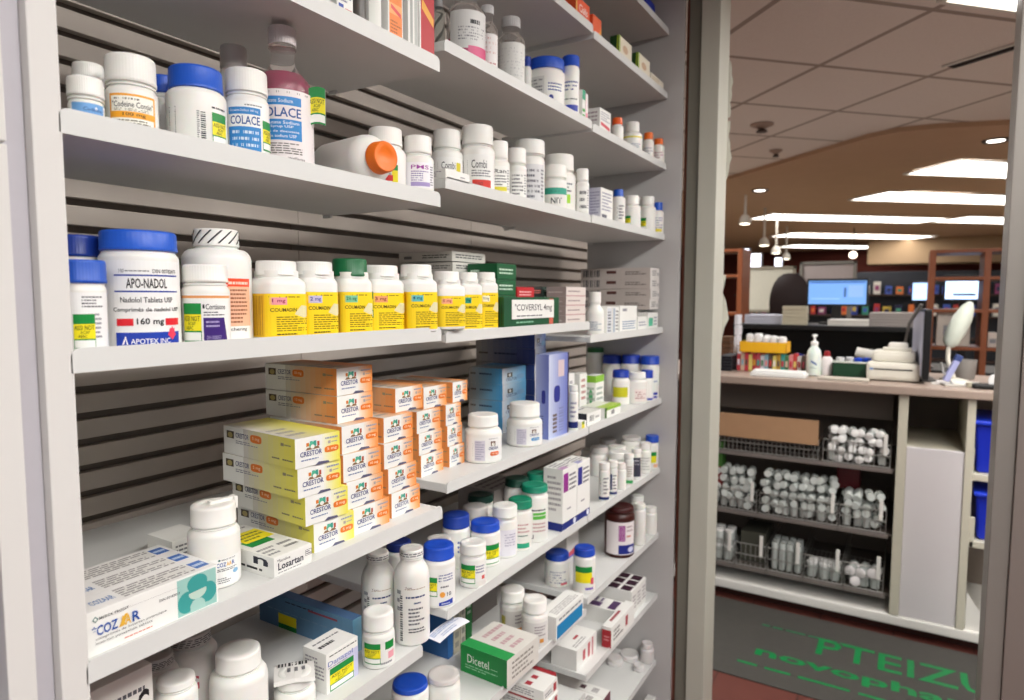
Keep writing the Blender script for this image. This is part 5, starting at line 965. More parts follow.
# ================================================================ BEYOND THE DOORWAY
M_CTOP = mat('#a8968a', .35, noise=.08, scale=40); M_CREAM = mat('#c9c5b4', .5, noise=.04); M_DARK = mat('#1c1818', .6, noise=.2, scale=8)
M_BLK = mat('#101012', .4, noise=.1); M_WOOD = mat('#8a4a26', .5, noise=.2, scale=14); M_OFF = mat('#e6e4de', .5, noise=.03); M_WIRE = mat('#a8a8a4', .3, metal=.6, noise=.0)
CX = 3.3
def yz(px, py, X): q = P(px, py, X=X); return q.y, q.z+EYE
ct = empty('dispensing_counter', (CX, -.9, 0), 0, 'long taupe-topped counter with open cream compartments beyond the doorway', 'counter')
CT = (CX, -.9)
def cpart(name, boxes, m, parent=ct, b=.003):
    mb = MB()
    for (x0, x1, y0, y1, z0, z1) in boxes: mb.cbox(x0-CT[0], x1-CT[0], y0-CT[1], y1-CT[1], z0, z1, m, b)
    return mb.build(name, parent)
cpart('countertop', [(CX-.02, CX+.68, -.9, 1.35, 1.088, 1.125)], M_CTOP, b=.006)
cpart('base_board', [(CX, CX+.6, -.88, 1.3, .055, .10)], M_OFF, b=.008)
cpart('toe_kick', [(CX+.07, CX+.09, -.86, 1.3, 0, .054)], mat('#3c1810', .6, noise=.2))
cpart('back_board', [(CX+.585, CX+.6, -.88, 1.3, .101, 1.087)], mat('#7c7066', .7, noise=.08))
cpart('upper_back_strip', [(CX+.25, CX+.262, .045, 1.3, .93, 1.087)], mat('#6c625a', .7, noise=.06))
for ya, yb in ((-.015, .022), (-.255, -.225), (.62+.62, .66+.62), (-.88, -.85)): cpart('divider', [(CX+.001, CX+.584, ya, yb, .101, 1.087)], M_CREAM)
cpart('white_panel', [(CX+.01, CX+.03, -.2245, -.0155, .102, .86)], mat('#d6d2d4', .5, noise=.05, scale=5))
cpart('inner_shelf', [(CX+.04, CX+.58, -.2245, -.0155, .84, .858)], M_CREAM)
# wire baskets -----------------------------------------------------
def basket(y0, y1, z, h, label, hold=1, n=None, ribbed=False):
    r = empty('wire_basket', (CX+.02, y0, z), 0, label, 'basket', 'wire baskets in the counter')
    w = y1-y0; d = .42; mb = MB(); k = int(w/.02)
    for i in range(k+1):
        y = w*i/k; mb.tube([(0, y, 0), (-.0, y, h)], .0016, M_WIRE, 5); mb.tube([(0, y, 0), (d, y, 0)], .0012, M_WIRE, 4)
    for zz in (0, h*.5, h): mb.tube([(0, 0, zz), (0, w, zz)], .0028, M_WIRE, 6); mb.tube([(0, 0, zz), (d, 0, zz)], .0022, M_WIRE, 5); mb.tube([(0, w, zz), (d, w, zz)], .0022, M_WIRE, 5)
    for xx in (.1, .2, .3, .4): mb.tube([(xx, 0, 0), (xx, w, 0)], .002, M_WIRE, 5)
    mb.build('wires', r)
    mb = MB(); mb.cbox(-.012, -.004, -.01, w+.01, -.022, -.004, mat('#847c78', .4, metal=.3), .002); mb.build('rail', r)
    for i in range(hold): mb = MB(); mb.cbox(-.012, -.006, .012, .028, h*.55, h*1.5, M_OFF, .002); mb.build('label_holder', r)
    return r
LV = (.755, .46, .185)
# the shelves that carry the baskets are the rails and a thin board
for z in LV: cpart('basket_shelf', [(CX+.03, CX+.58, .024, 1.235, z-.016, z-.004)], mat('#6a625c', .5))
basket(.335, .80, LV[0], .085, 'upper wire basket behind the tan cardboard front', 2)
basket(.045, .315, LV[0], .10, 'upper wire basket full of white capped vials', 1)
basket(.60, .95, LV[1], .10, 'middle wire basket at the left post', 1)
basket(.245, .585, LV[1], .10, 'middle wire basket in the centre full of clear vials', 1)
basket(.05, .235, LV[1], .10, 'middle wire basket at the right with clear vials', 1)
basket(.70, .95, LV[2], .11, 'lowest wire basket at the left post with white lids', 1)
basket(.55, .69, LV[2], .11, 'lowest wire basket with a dark grey box of vials', 1)
basket(.385, .54, LV[2], .11, 'lowest wire basket with upright tube packs', 1)
basket(.215, .375, LV[2], .11, 'lowest wire basket, second from the right', 1)
basket(.05, .205, LV[2], .11, 'lowest wire basket at the right end', 1)
mb = MB(); mb.cbox(0, .006, 0, .465, 0, .115, mat('#b08a68', .8, noise=.08, scale=20), .001); mb.cbox(.006, .2, 0, .465, 0, .002, mat('#b08a68', .8), .001)
o = mb.build('cardboard_tray'); o.location = (CX+.0, .335, LV[0]+.07); tag(o, 'tan cardboard tray front standing in the upper basket row', 'tray')
# vials
def vial(name, R, H, capc, label, grp):
    mb = MB(); gm = mat('#e0e6e2', .2, noise=0, trans=.3)
    mb.lathe([(R*.94, 0), (R, .002), (R, H*.8), (R*.92, H*.84), (R*.92, H*.86)], gm, seg=16)
    if capc: mb.lathe([(R*1.05, H*.82), (R*1.08, H*.84), (R*1.08, H*.98), (R*1.0, H), (.0001, H)], mat(capc, .4, noise=.02), seg=16)
    o = mb.build(name); return tag(o, label, 'vial', grp)
from mathutils import Euler
def fill(y0, y1, z, rows, nx, ny, capc, label, grp, tilt, R=.017, H=.06, x0=CX+.05, dx=.05):
    o0 = None; rg = random.Random(int(y0*1000+z*10))
    for l in range(rows):
        for i in range(nx):
            for j in range(ny):
                y = y0+(y1-y0)*(j+.5)/ny+rg.uniform(-.004, .004); x = x0+dx*i+rg.uniform(-.004, .004)
                if o0 is None: o = o0 = vial('prescription_vial', R, H, capc, label, grp)
                else: o = o0.copy(); S.collection.objects.link(o)
                lie = rg.random() < tilt or (tilt > 0 and l > 0)
                if lie: o.rotation_euler = (0, PI/2*rg.choice((1, -1))*.96 if False else -PI/2+rg.uniform(-.25, .25), rg.uniform(-.3, .3)); o.location = (x+.02, y, z+R*1.1+l*R*2.3)
                else: o.rotation_euler = (0, 0, rg.uniform(0, 6)); o.location = (x, y, z+.002+l*(H+.002))
fill(.06, .30, LV[0]+.003, 4, 2, 6, '#e8e8e6', 'white-capped clear vial heaped in the upper right basket', 'vials in the upper right basket', .75, .017, .05)
fill(.62, .94, LV[1]+.003, 5, 2, 8, None, 'clear open vial in the middle left basket', 'vials in the middle left basket', .6, .018, .06)
fill(.255, .575, LV[1]+.003, 5, 2, 8, None, 'clear open vial in the middle centre basket', 'vials in the middle centre basket', .6, .018, .06)
fill(.06, .225, LV[1]+.003, 4, 2, 4, None, 'clear open vial in the middle right basket', 'vials in the middle right basket', .6, .018, .06)
fill(.71, .94, LV[2]+.003, 2, 2, 5, '#f0f0ee', 'clear jar with white lid in the lowest left basket', 'lidded jars in the lowest left basket', 0, .021, .075)
fill(.395, .53, LV[2]+.003, 1, 3, 4, None, 'tall clear tube in the lowest centre basket', 'tall tubes in the lowest centre basket', 0, .015, .15)
fill(.225, .365, LV[2]+.003, 1, 2, 3, '#f0f0ee', 'short clear jar with white lid in the second lowest basket from the right', 'lidded jars in the second basket from the right', 0, .022, .07)
fill(.06, .195, LV[2]+.003, 2, 2, 3, '#e4e0e0', 'short clear jar with white lid in the lowest right basket', 'lidded jars in the lowest right basket', .2, .021, .055)
mb = MB(); mb.cbox(0, .2, 0, .12, 0, .15, mat('#4c4c42', .6, noise=.1), .004); o = mb.build('storage_box'); o.location = (CX+.08, .56, LV[2]+.003); tag(o, 'dark olive storage box in the lowest basket row', 'box')
o = empty('bin', (CX+.16, .235, LV[1]+.14), 0, 'dark red plastic bin standing in the middle basket row', 'bin')
mb = MB(); mb.cbox(0, .12, -.07, .03, 0, .12, mat('#5c1018', .4), .008); mb.build('bin_body', o)
mb = MB(); mb.cbox(-.006, .126, -.076, .036, .105, .122, mat('#6c1420', .4), .004); mb.build('rim', o)
mb = MB(); mb.cbox(0, .08, 0, .05, 0, .13, mat('#3c6c28', .5, noise=.1), .004); mb.cbox(.0, .08, 0.0, .05, -.1, -.001, mat('#7c1c1c', .5), .004)
o = mb.build('carton'); o.location = (CX+.03, .77, LV[1]+.20); tag(o, 'green over red carton in the middle basket row beside the left post', 'carton')
# right compartments: blue bins in white brackets
for i, (py0, py1) in enumerate([(416, 473), (487, 540)]):
    y0, zt = yz(976, py0+3, CX+.05); y1, _ = yz(1012, py0, CX+.05); _, zb = yz(985, py1, CX+.05)
    w = y0-y1; h = zt-zb; r = empty('storage_bin', (CX+.05, y1, zb), 0, ['blue plastic bin in the upper right compartment of the counter', 'blue plastic bin in the lower right compartment of the counter, red edge on its rim'][i], 'bin')
    mb = MB(); pr = [(0, .02), (1, .0)]
    bmx = bmesh.new(); bmesh.ops.create_cube(bmx, size=1)
    for v in bmx.verts:
        t_ = v.co.z+.5; v.co = Vector(((v.co.x+.5)*.3-.03*t_ if v.co.x < 0 else .3, (v.co.y*(.78+.22*t_)+.5)*w, t_*h*.93))
    bmesh.ops.bevel(bmx, geom=bmx.edges[:], offset=.006, segments=2, affect='EDGES'); bmx.verts.index_update()
    mb.add([v.co.copy() for v in bmx.verts], [[v.index for v in f.verts] for f in bmx.faces], mat('#1430c4', .4, noise=.05)); bmx.free(); mb.build('bin_body', r)
    mb = MB(); mb.cbox(-.045, .31, -.01, w+.01, h*.92, h, mat('#1c3cd0', .4), .006)
    if i: mb.cbox(-.046, -.04, 0, w*.6, h*.96, h*1.01, mat('#c43040', .5), .001)
    mb.build('rim', r)
    mb = MB(); mb.cbox(-.04, .3, -.02, w+.02, -.03, -.002, M_CREAM, .004); mb.cbox(-.04, -.028, w-.0, w+.022, -.03, h*.48, M_CREAM, .004); mb.build('bracket_tray', r)
mb = MB(); mb.add([(0, 0, 0), (0, .1, .0), (0, .1, .16), (0, .02, 0), (.01, 0, 0), (.01, .1, 0), (.01, .1, .16)], [(0, 1, 2), (4, 6, 5), (0, 4, 5, 1), (1, 5, 6, 2), (0, 2, 6, 4)], M_OFF)
o = mb.build('paper_sheet'); o.location = (CX+.02, -.36, .1005); tag(o, 'leaning white sheet at the foot of the right compartment', 'paper')
# mat on the floor
mtm = mat('#4a4844', .9, noise=.15, scale=30, bump=.3)
mo = empty('floor_mat', (2.62, -.9, 0), 0, 'grey rubber floor mat with green lettering in front of the counter', 'floor mat')
mb = MB(); mb.cbox(0, .68, 0, 1.85, .0005, .006, mtm, .002); mb.build('mat_body', mo)
def mfn(X, Y0, Y1, hgt):   # text from Y0 (left in view) to Y1, baseline at X, letters up = +X
    return lambda u, v, off: (X-2.62+v*hgt, Y0+(Y1-Y0)*u+.9, .0062+off)
GR = '#0a8444'
for e, (X_, ya_, yb__, hh_) in ((('t', 'novopharm', 0, 0, 1, 1, GR, .06), (2.80, .50, -.40, .10)), (('t', 'PTEIZU', 0, 0, 1, 1, GR, .02), (2.96, .28, -.36, .15)), (('p', 0, 0, 1, 1, 1, GR), (2.72, .55, -.4, .035)), (('p', 0, 0, 1, 1, 1, '#1c6c44'), (3.09, .52, .1, .035))):
    mb = MB(); draw(mb, [e], mfn(X_, ya_, yb__, hh_), lay0=.0004); mb.build('lettering', mo)
# ---- things on the counter ------------------------------------
TZ = 1.1255
def at(px, X, z=TZ): q = P(px, 360, X=X); return (X, q.y, z)
def mesh1(name, loc, label, cat, fn, rz=0, group=None):
    mb = MB(); fn(mb); o = mb.build(name); o.location = loc; o.rotation_euler = (0, 0, rz); return tag(o, label, cat, group)
x, y, z = at(806, CX+.04)
def f(mb):
    mb.cbox(0, .12, 0, .25, .0, .018, mat('#f0f0ee', .5), .004)
    for i in range(3): mb.cbox(.01, .11, .01, .24, .0182+.003*i, .0208+.003*i, mat('#f4f4f2', .6), .0008)
mesh1('paper_stack', (x, y, z), 'low white stack of paper at the near edge of the counter', 'paper', f)
# row of coloured little boxes
cols = ['#b83c44', '#d8b8a0', '#c83c4c', '#e4d078', '#b0343c', '#c04c5c', '#d8d4e0', '#8cb4c4', '#5c4c40', '#e0d070', '#c89c34', '#3c9c94', '#4c7c54', '#d88c8c', '#c83c3c', '#e8e4e0', '#705c50']
y0, _ = yz(737, 350, CX+.26); y1, _ = yz(806, 350, CX+.26); n = len(cols); wd = (y0-y1)/n
for i, c in enumerate(cols):
    mesh1('ointment_box', (CX+.26, y0-wd*(i+1), TZ), '%s small box standing in the coloured row, %s' % ({0: 'crimson'}.get(i, 'coloured'), ['leftmost', 'second from left', 'third from left', 'fourth from left', 'fifth from left', 'sixth from left', 'seventh from left', 'eighth from left', 'ninth, in the middle', 'eighth from right', 'seventh from right', 'sixth from right', 'fifth from right', 'fourth from right', 'third from right', 'second from right', 'rightmost'][i]),
          'box', lambda mb: (mb.cbox(0, .07, .001, wd-.001, 0, .085+.006*(i % 3), mat(c, .5), .002), mb.cbox(-.0006, 0, wd*.2, wd*.8, .03, .06, mat(cols[(i+6) % n], .5), .0002)), group='row of small boxes on the counter')
# yellow tray with white packs on it
ya, _ = yz(740, 340, CX+.25); yb_, _ = yz(787, 340, CX+.25)
r = empty('yellow_tray', (CX+.24, yb_, TZ+.0985), 0, 'bright yellow tray standing on the row of small boxes', 'tray')
mb = MB(); W_ = ya-yb_; mb.cbox(0, .14, 0, W_, 0, .004, mat('#f0b418', .5), .001)
for a in ((0, .004, 0, W_), (.136, .14, 0, W_), (0, .14, 0, .004), (0, .14, W_-.004, W_)): mb.cbox(*a, 0, .055, mat('#f0b418', .5), .001)
mb.build('tray_body', r)
rg = random.Random(4)
for i in range(10):
    mesh1('white_pouch', (CX+.26+.045*(i % 2), yb_+.012+(W_-.05)*(i//2)/4.6, TZ+.1035), 'small white wrapped pouch heaped in the yellow tray', 'pouch', lambda mb: mb.cbox(0, .038, 0, .034, 0, .075+rg.uniform(0, .02), mat('#f0f0f0', .6, noise=.1, scale=40, bump=.5), .012), group='white pouches in the yellow tray')
mesh1('green_pouch', (CX+.30, ya-.022, TZ+.1035), 'small green pouch at the left end of the yellow tray', 'pouch', lambda mb: mb.cbox(.045, .075, -.02, .012, 0, .07, mat('#4cc468', .6), .01))
# pump bottle
x, y, z = at(814, CX+.22)
r = empty('pump_bottle', (x, y, z), PI, 'milky white pump bottle with a small blue mark on the counter', 'bottle')
mb = MB(); mb.lathe([(.028, 0), (.033, .004), (.034, .02), (.033, .10), (.028, .125), (.016, .14), (.014, .148)], mat('#e4ece4', .3, sub=.2), seg=28); mb.build('body', r)
mb = MB(); mb.lathe([(.016, .148), (.017, .15), (.017, .165), (.006, .17), (.005, .19), (.012, .192), (.012, .20), (.0001, .203)], mat('#f0f0ee', .4), seg=20); mb.tube([(0, 0, .195), (.03, 0, .197), (.038, 0, .188)], .004, mat('#f0f0ee', .4)); mb.build('pump', r)
mb = MB(); draw(mb, [('q', [(-.3, .6), (.5, .4), (.5, .5), (-.3, .72)], '#2c5c9c'), ('p', -.4, .2, .5, .35, 2, '#a0b0b0')], lambda u, v, o: ((.0345+o)*math.cos(u), (.0345+o)*math.sin(u), .02+v*.08), nu=6); mb.build('label', r)
x, y, z = at(827, CX+.25)
r = empty('small_bottle', (x, y, z), 0, 'small white bottle with a dark red cap beside the pump bottle', 'bottle')
mb = MB(); mb.lathe([(.022, 0), (.026, .004), (.026, .075), (.02, .09), (.012, .096)], mat('#e8e0e0', .35), seg=24); mb.build('body', r)
mb = MB(); mb.lathe([(.014, .096), (.015, .098), (.012, .12), (.0001, .122)], mat('#981c24', .4), seg=20); mb.build('cap', r)
# green crate
ya, _ = yz(833, 358, CX+.2); yb_, _ = yz(869, 358, CX+.2); W_ = ya-yb_
r = empty('green_crate', (CX+.2, yb_, TZ), 0, 'dark green open crate with white and blue caps showing, on the counter', 'crate')
mb = MB(); gm = mat('#0e3c24', .5)
mb.cbox(0, .12, 0, W_, 0, .004, gm, .001)
for a in ((0, .005, 0, W_), (.115, .12, 0, W_), (0, .12, 0, .005), (0, .12, W_-.005, W_)): mb.cbox(*a, 0, .075, gm, .002)
mb.build('crate_body', r)
mb = MB(); mb.cbox(-.004, .124, -.004, W_+.004, .068, .080, mat('#cfd4cc', .5), .002) if 0 else mb.cbox(-.004, .002, -.004, W_+.004, .07, .079, mat('#cfd4cc', .5), .002); mb.build('rim', r)
for i, c in enumerate(['#e8e8e8', '#dcdcdc', '#1c48c8', '#2450c8']):
    rr = empty('capped_jar', (CX+.23+.03*(i % 2), ya-.03-.038*i, TZ+.0045), 0, ['white-capped jar at the left in the green crate', 'second white-capped jar in the green crate', 'blue-capped jar in the green crate, left', 'blue-capped jar in the green crate, right'][i], 'jar')
    mb = MB(); mb.lathe([(.014, 0), (.016, .003), (.016, .07), (.014, .075)], mat('#dcdcd8', .4), seg=20); mb.build('body', rr)
    mb = MB(); mb.lathe([(.017, .07), (.018, .072), (.018, .09), (.0001, .092)], mat(c, .4), seg=20); mb.build('cap', rr)
mesh1('notepad', (CX+.05, yb_-.01, TZ), 'thin beige notepad lying in front of the green crate', 'paper', lambda mb: (mb.cbox(0, .1, 0, W_+.06, 0, .008, mat('#b8b0a4', .6), .002), mb.cbox(.002, .098, .002, W_+.058, .0082, .01, mat('#c8c0b4', .6), .0006)))
# label printer
ya, _ = yz(867, 358, CX+.16); yb_, _ = yz(921, 358, CX+.16); W_ = ya-yb_
r = empty('label_printer', (CX+.14, yb_, TZ), 0, 'off-white desktop label printer in the middle of the counter', 'printer')
pm = mat('#dcd8cc', .45, noise=.03)
mb = MB(); mb.cbox(0, .22, 0, W_, .004, .085, pm, .016); mb.build('base', r)
mb = MB(); mb.cbox(.04, .21, .02, W_-.02, .084, .135, pm, .018); mb.build('cover', r)
mb = MB(); mb.cbox(.09, .15, .05, W_*.62, .134, .172, mat('#e4e0d8', .45), .012); mb.cbox(.07, .17, .035, W_*.72, .134, .148, mat('#d4d0c4', .45), .005); mb.build('paper_roll_holder', r)
mb = MB(); mb.cbox(-.0015, .004, .03, W_-.03, .052, .058, M_BLK, .001); mb.build('paper_slot', r)
mb = MB(); mb.cbox(-.001, .004, W_-.028, W_-.014, .05, .06, mat('#6c8cc4', .4), .002); mb.build('indicator', r)
# things in the dark behind: monitor seen edge-on, desks, papers
ya, za = yz(917, 372, CX+.30)
r = empty('monitor', (CX+.30, -.052, TZ), math.radians(-85), 'dark monitor turned nearly edge-on beside the label printer', 'monitor')
mb = MB(); mb.cbox(-.012, .016, -.21, .21, .02, .33, M_BLK, .006); mb.build('housing', r)
mb = MB(); mb.cbox(-.016, -.0125, -.2, .2, .035, .318, mat('#b4b4c4', .3), .001); mb.build('screen', r)
mb = MB(); mb.cbox(-.04, .06, -.08, .08, 0, .008, M_BLK, .003); mb.cbox(.01, .03, -.025, .025, .005, .1, M_BLK, .003); mb.build('stand', r)
mb = MB(); mb.tube([(-.05, .06, .06), (-.06, .04, .16), (-.05, .0, .26), (-.01, -.05, .35)], .008, mat('#6c6864', .4, metal=.4)); mb.build('arm', r)
# hand scanner on a gooseneck stand
x, y, z = at(955, CX+.32)
r = empty('scanner', (x, y, z), math.radians(200), 'pale grey lamp-shaped scanner on a bent stand right of the dark monitor', 'scanner')
mb = MB(); mb.cbox(-.05, .05, -.04, .04, 0, .012, pm, .005); mb.build('base', r)
mb = MB(); mb.tube([(0, 0, .01), (.0, -.03, .10), (0, -.03, .17)], .010, pm, 10); mb.build('stem', r)
mb = MB(); M_ = Matrix.Translation((0, -.03, .16)) @ Matrix.Rotation(math.radians(-22), 4, 'X')
mb.lathe([(.018, 0), (.034, .02), (.04, .08), (.038, .14), (.026, .19), (.012, .215), (.0001, .22)], mat('#ccd2c6', .4), seg=28, M=M_); mb.build('head', r)
x, y, z = at(949, CX+.12)
r = empty('handheld_scanner', (x, y, z), .3, 'lavender and white hand scanner leaning in its holder on the counter', 'scanner')
mb = MB(); mb.cbox(-.03, .03, -.05, .02, 0, .008, mat('#c8c4bc', .5), .003); mb.tube([(0, -.02, .005), (0, .02, .06), (0, .03, .10)], .005, mat('#a8a8a8', .4)); mb.build('holder', r)
mb = MB(); mb.cbox(-.012, .012, -.012, .012, -.05, .06, mat('#a8acd8', .4), .005, M=Matrix.Translation((0, -.01, .065)) @ Matrix.Rotation(math.radians(24), 4, 'X')); mb.build('handle', r)
mb = MB(); mb.cbox(-.013, .013, -.014, .014, .045, .075, mat('#3c4c84', .4), .006, M=Matrix.Translation((0, -.01, .065)) @ Matrix.Rotation(math.radians(24), 4, 'X')); mb.build('scan_head', r)
for (px, X, w_, h_, c, nm, lb, ct_) in [(965, CX+.46, .05, .09, '#8c8884', 'plastic_cup', 'grey cup behind the hand scanner', 'cup'), (973, CX+.1, .022, .02, '#d8d4c0', 'tape_roll', 'small cream roll of tape on the counter', 'tape')]:
    x, y, z = at(px, X); mb = MB(); mb.lathe([(w_*.8, 0), (w_*.84, .003), (w_, h_), (w_*.93, h_), (w_*.8, .006), (.0001, .005)], mat(c, .5), seg=24); o = mb.build(nm); o.location = (x, y, z); tag(o, lb, ct_)
x, y, z = at(991, CX+.08)
r = empty('tape_dispenser', (x, y, z), 0, 'black tape dispenser with a white roll near the right post', 'tape dispenser')
mb = MB(); mb.cbox(-.03, .03, -.07, .06, 0, .022, M_BLK, .008); mb.build('base', r)
mb = MB(); mb.lathe([(.012, -.012), (.026, -.012), (.026, .012), (.012, .012)], mat('#e4e4e4', .4), seg=24, M=Matrix.Translation((0, -.02, .036)) @ Matrix.Rotation(PI/2, 4, 'Y')); mb.build('roll', r)
mesh1('papers', (CX+.14, -.30, TZ), 'loose white papers at the foot of the scanners', 'paper', lambda mb: [mb.cbox(.01*i, .12+.01*i, .01*i, .2-.01*i, .0022*i, .002+.0022*i, mat(['#e4e0da', '#d8d4d0', '#e8e4e0'][i], .6), .0004) for i in range(3)])
# dark desk with hutch behind the counter
dk = empty('black_desk', (4.25, -.15, 0), 0, 'black desk with raised shelf behind the counter, paper piles on it', 'desk')
def dp(name, b, m=M_BLK): mb = MB(); mb.cbox(b[0]-4.25, b[1]-4.25, b[2]+.15, b[3]+.15, b[4], b[5], m, .004); return mb.build(name, dk)
dp('desk_top', (4.25, 5.15, -.03, 1.02, .95, .985)); dp('front_panel', (4.26, 4.28, -.03, 1.02, 0, .949)); dp('raised_shelf', (4.6, 5.15, -.03, 1.02, 1.30, 1.33)); dp('side_panel', (4.62, 5.15, -.03, -.01, .986, 1.299)); dp('side_panel', (4.62, 5.15, 1.0, 1.02, .986, 1.299)); dp('back_panel', (5.1, 5.12, -.009, .999, .986, 1.299)); dp('leg_panel', (5.1, 5.12, -.03, 1.02, 0, .949))
def slab(px0, px1, py0, py1, X, d, c, nm, lb, ct_, base, rz=0, group=None):
    ya, zt = yz(px0, py0, X); yb, _ = yz(px1, py0, X); _, zb = yz(px0, py1, X)
    if base is not None: zb_ = base; zt = base+(zt-zb); zb = zb_
    def f(mb):
        n = max(1, min(5, int((zt-zb)/.012)))
        for i in range(n): mb.cbox(.003*(i % 2), d, .003*((i+1) % 2), ya-yb, (zt-zb)*i/n, (zt-zb)*(i+.93)/n, mat(c, .6), .002)
    return mesh1(nm, (X, yb, zb), lb, ct_, f, rz, group)
RS = 1.3305; DT = .9855
slab(745, 782, 303, 312, 4.7, .25, '#c4c4d0', 'paper_pile', 'lilac-white paper pile at the left of the raised black shelf', 'papers', RS)
slab(783, 808, 293, 312, 4.62, .07, '#c8c0a8', 'card_box', 'beige card box on the raised shelf in front of the chair', 'box', RS)
slab(828, 870, 308, 314, 4.65, .3, '#e8e4dc', 'paper_pile', 'white paper pile in front of the blue screen', 'papers', RS)
slab(870, 915, 299, 313, 4.66, .3, '#a8a09c', 'paper_pile', 'greyish paper pile right of the blue screen', 'papers', RS)
slab(742, 765, 311, 322, 4.45, .2, '#c05c40', 'folder', 'orange-red folder on the black desk at the left', 'folder', DT+.10)
slab(742, 765, 329, 340, 4.47, .2, '#5c4a44', 'box_file', 'brown box file under the orange-red folder', 'box file', DT-.0)
slab(775, 790, 318, 324, 4.5, .2, '#7c6c5c', 'tray', 'brownish tray on the black desk', 'tray', DT)
slab(826, 858, 317, 325, 4.45, .2, '#8c887c', 'paper_pile', 'grey paper bundle lying on the black desk', 'papers', DT+.08)
slab(826, 858, 334, 345, 4.5, .2, '#141416', 'box_file', 'black box file under the grey paper bundle', 'box file', DT)
x, y, z = (4.4, yz(880, 330, 4.4)[0], DT)
r = empty('rolled_paper', (x, y, z+.13), 0, 'tilted white paper roll with an orange end behind the label printer', 'paper')
mb = MB(); mb.lathe([(.022, 0), (.03, .002), (.034, .26), (.022, .262)], M_OFF, seg=24, M=Matrix.Translation((0, .12, .07)) @ Matrix.Rotation(math.radians(100), 4, 'X')); mb.build('roll', r)
mb = MB(); mb.lathe([(.012, 0), (.024, .002), (.024, .02), (.012, .022)], mat('#b8603c', .6), seg=20, M=Matrix.Translation((0, -.14, .02)) @ Matrix.Rotation(math.radians(100), 4, 'X')); mb.build('end_plug', r)
mb = MB(); mb.cbox(-.06, .06, -.15, .12, -.13, .0, M_BLK, .004); mb.build('stand_box', r)
o = mesh1('pen_holder', (4.42, yz(800, 330, 4.42)[0], DT), 'dark blue folder standing up on the black desk', 'folder', lambda mb: (mb.cbox(0, .02, 0, .06, 0, .17, mat('#24348c', .5), .004, M=Matrix.Rotation(.25, 4, 'X')), mb.cbox(-.002, 0, .01, .05, .02, .1, mat('#3c4ca0', .5), .0005, M=Matrix.Rotation(.25, 4, 'X'))))
o.name = 'blue_folder'
# chair back
r = empty('office_chair', (5.8, yz(790, 290, 5.8)[0], 0), 0, 'dark brown office chair with a rounded back behind the black desk', 'chair')
mb = MB(); n = 24; zc = yz(790, 300, 5.8)[1]; vs = []; rw, rh = .155, .25
for k, (xx, sc) in enumerate([(-.03, .9), (-.015, 1), (.03, 1), (.045, .9)]):
    for i in range(n): a = 2*PI*i/n; vs.append((xx, rw*sc*math.copysign(abs(math.cos(a))**.8, math.cos(a)), zc-.03+rh*sc*math.sin(a)))
fs = [list(range(n))[::-1], [3*n+i for i in range(n)]]+[(k*n+i, k*n+(i+1) % n, (k+1)*n+(i+1) % n, (k+1)*n+i) for k in range(3) for i in range(n)]
mb.add(vs, fs, mat('#22100e', .6, noise=.15), True); mb.build('backrest', r)
mb = MB(); mb.cbox(-.45, .02, -.22, .22, .46, .54, mat('#22100e', .6), .03); mb.build('seat', r)
mb = MB(); mb.cbox(-.2, -.16, -.02, .02, .08, .46, M_BLK, .005); mb.build('column', r)
for i in range(5):
    a = 2*PI*i/5; mb = MB(); mb.tube([(-.18, 0, .09), (-.18+.25*math.cos(a), .25*math.sin(a), .03)], .015, M_BLK); mb.build('leg', r)
mb = MB(); mb.cbox(-.0, .03, -.03, .03, .5, zc-.2, M_BLK, .005); mb.build('back_support', r)
# monitors
def monitor(px0, px1, py0, py1, X, label, scr, base, emis=1.0, bars=()):
    ya, zt = yz(px0, py0, X); yb, _ = yz(px1, py0, X); _, zb = yz(px0, py1, X); w_ = ya-yb; h_ = zt-zb
    r = empty('monitor', (X, yb, base), 0, label, 'monitor'); zo = zb-base
    mb = MB(); mb.cbox(0, .03, -.012, w_+.012, zo-.014, zo+h_+.014, M_BLK if emis else mat('#8c887c', .5), .005); mb.build('housing', r)
    mb = MB(); mb.cbox(-.003, 0, 0, w_, zo, zo+h_, mat(scr, .4, emis=emis), .0005)
    for (u0, u1, v0, v1, c) in bars: mb.cbox(-.0045, -.003, w_*(1-u1), w_*(1-u0), zo+h_*v0, zo+h_*v1, mat(c, .4, emis=emis*.8), .0002)
    mb.build('screen', r)
    mb = MB(); mb.cbox(.005, .03, w_/2-.03, w_/2+.03, .004, zo, M_BLK, .003); mb.cbox(-.05, .09, w_/2-.1, w_/2+.1, 0, .01, M_BLK, .003); mb.build('stand', r)
monitor(809, 867, 281, 304, 4.92, 'flat monitor with a light blue screen on the raised black shelf', '#6c98d0', RS, .9, [(.02, .98, .9, .97, '#3c64a4'), (.62, .66, .3, .7, '#3c5c94'), (.05, .55, .2, .26, '#8cb4e4'), (.7, .95, .3, .8, '#84a8dc')])
